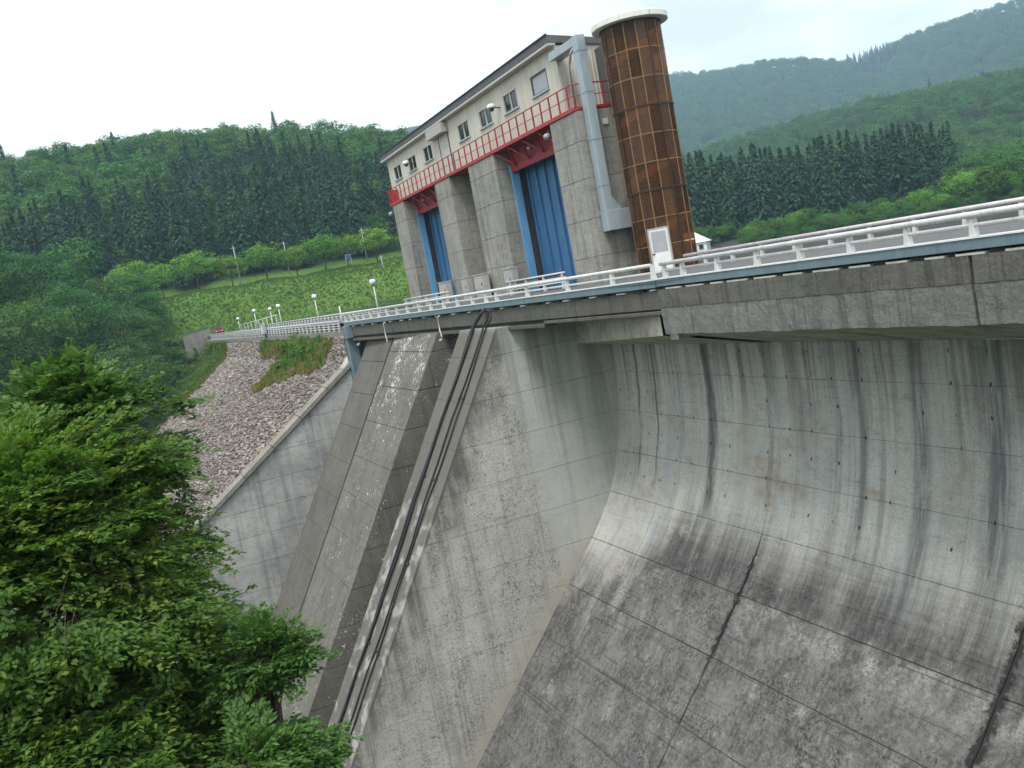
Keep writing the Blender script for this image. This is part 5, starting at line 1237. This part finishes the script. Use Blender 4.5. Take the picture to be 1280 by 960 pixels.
# red car at the end of the crest road
car = thing('parked_car', 'dark red car at the far end of the crest road', 'car', (19.5, 188.0, -0.6))
cz0 = -0.62
def prism_x(name, prof, x0, x1, mat, par):
    n = len(prof); v = [(x0, a, b_) for a, b_ in prof] + [(x1, a, b_) for a, b_ in prof]
    f = [tuple(range(n - 1, -1, -1)), tuple(range(n, 2 * n))] + [(i, (i + 1) % n, n + (i + 1) % n, n + i) for i in range(n)]
    me = mesh(name, v, f); bevel(me, 0.04, 2); return link(name, me, mat, par)
prism_x('body', [(186.0, cz0 + .25), (190.1, cz0 + .25), (190.15, cz0 + .7), (189.2, cz0 + .85), (186.2, cz0 + .9), (185.95, cz0 + .6)], 17.7, 19.3, 'carred', car)
prism_x('cabin', [(186.4, cz0 + .86), (189.0, cz0 + .86), (188.3, cz0 + 1.42), (186.9, cz0 + 1.45)], 17.82, 19.18, 'carred', car)
prism_x('windscreen', [(186.38, cz0 + .92), (186.5, cz0 + .92), (186.95, cz0 + 1.36), (186.83, cz0 + 1.36)], 17.92, 19.08, 'glassdark', car)
for yy in (186.8, 189.2):
    for xx in (17.66, 19.2): tube('wheel', [(xx, yy, cz0 + .3), (xx + 0.16, yy, cz0 + .3)], 0.3, 'tyre', car, 14)
for xx in (17.85, 18.95): box('headlight', xx - 0.1, xx + 0.1, 185.9, 185.96, cz0 + .6, cz0 + .72, 'lampglass', car)
# blue road sign, utility poles
def gpt(px, py, Y_): p = on_y(px, py, Y_); return p.x, Y_, gz((p.x, Y_))
x, y, z = gpt(437, 330, 222)
sg = thing('road_sign', 'blue road sign on two pale posts by the tree row', 'sign', (x, y, z))
box('board', x - 0.6, x + 0.6, y - 0.03, y + 0.03, z + 2.3, z + 3.1, 'signblue', sg, 0.01); box('rim', x - 0.65, x + 0.65, y + 0.031, y + 0.05, z + 2.25, z + 3.15, 'white', sg)
for dx in (-0.6, 0.6): tube('post', [(x + dx, y + 0.1, z - 0.3), (x + dx, y + 0.1, z + 3.1)], 0.06, 'duct', sg, 8)
for i, (px, py, Y_, h) in enumerate(((302, 358, 221, 9.0), (362, 340, 235, 8.0), (458, 320, 235, 8.5), (481, 345, 215, 3.4))):
    x, y, z = gpt(px, py, Y_)
    t = thing('utility_pole', ('tall pale utility pole among the trees at the left of the row', 'pale utility pole behind the middle of the tree row', 'pale utility pole behind the tree next to the gatehouse', 'short pale lamp pole on the grass bank beside the gatehouse')[i], 'pole', (x, y, z), 'poles on the grass bank')
    tube('shaft', [(x, y, z - 0.4), (x, y, z + h)], [0.14, 0.10], 'frosted', t, 8); beam('cross_arm', (x - 0.7, y, z + h - 0.4), (x + 0.4, y, z + h - 0.4), 0.09, 0.09, 'frosted', t)
# house on the far shore
hx, hy = 140.0, 201.5; hz = -2.9
hs = thing('shore_house', 'small white house on the far shore behind the stair tower', 'house', (hx, hy, hz))
hd = Vector((0.72, -0.69, 0)); hb = Vector((0.69, 0.72, 0)); O_ = Vector((hx, hy, hz))
def hp(a, b_, c): return O_ + hd * a + hb * b_ + Vector((0, 0, c))
v = [hp(-7, 0, -1), hp(0.2, 0, -1), hp(0.2, 6, -1), hp(-7, 6, -1), hp(-7, 0, 2.7), hp(0.2, 0, 2.7), hp(0.2, 6, 2.7), hp(-7, 6, 2.7)]
link('wall', mesh('wall', v, BOXF), 'white', hs)
rfv = [hp(-7.4, -.5, 2.6), hp(0.7, -.5, 2.6), hp(0.7, 6.5, 2.6), hp(-7.4, 6.5, 2.6), hp(-7.4, 3, 5.6), hp(-3.2, 3, 5.6)]
link('roof', mesh('roof', rfv, [(0, 1, 5, 4), (1, 2, 5), (2, 3, 4, 5), (3, 0, 4), (0, 3, 2, 1)]), 'white', hs)
for a in (-5.2, -3.2, -1.2):
    w_ = link('window', mesh('window', [hp(a - .55, -.06, .9), hp(a + .55, -.06, .9), hp(a + .55, .05, .9), hp(a - .55, .05, .9), hp(a - .55, -.06, 2.0), hp(a + .55, -.06, 2.0), hp(a + .55, .05, 2.0), hp(a - .55, .05, 2.0)], BOXF), 'glassdark', hs)
    link('sill', mesh('sill', [hp(a - .65, -.12, .78), hp(a + .65, -.12, .78), hp(a + .65, -.01, .78), hp(a - .65, -.01, .78), hp(a - .65, -.12, .88), hp(a + .65, -.12, .88), hp(a + .65, -.01, .88), hp(a - .65, -.01, .88)], BOXF), 'cabinet', w_)

# ------------------------------------------------------------------ haze
hm = bpy.data.materials.new('haze_air'); hm.use_nodes = True; hn = hm.node_tree; hn.nodes.clear()
ho = hn.nodes.new('ShaderNodeOutputMaterial'); hv = hn.nodes.new('ShaderNodeVolumePrincipled')
hv.inputs['Color'].default_value = (0.52, 0.76, 1.0, 1); hv.inputs['Density'].default_value = 0.00026; hv.inputs['Anisotropy'].default_value = 0.0
hn.links.new(hv.outputs[0], ho.inputs['Volume'])
haze = box('haze', -760, 2560, -480, 2560, -45, 470, hm); tag(haze, 'pale blue summer haze filling the valley air', 'haze', kind='stuff')
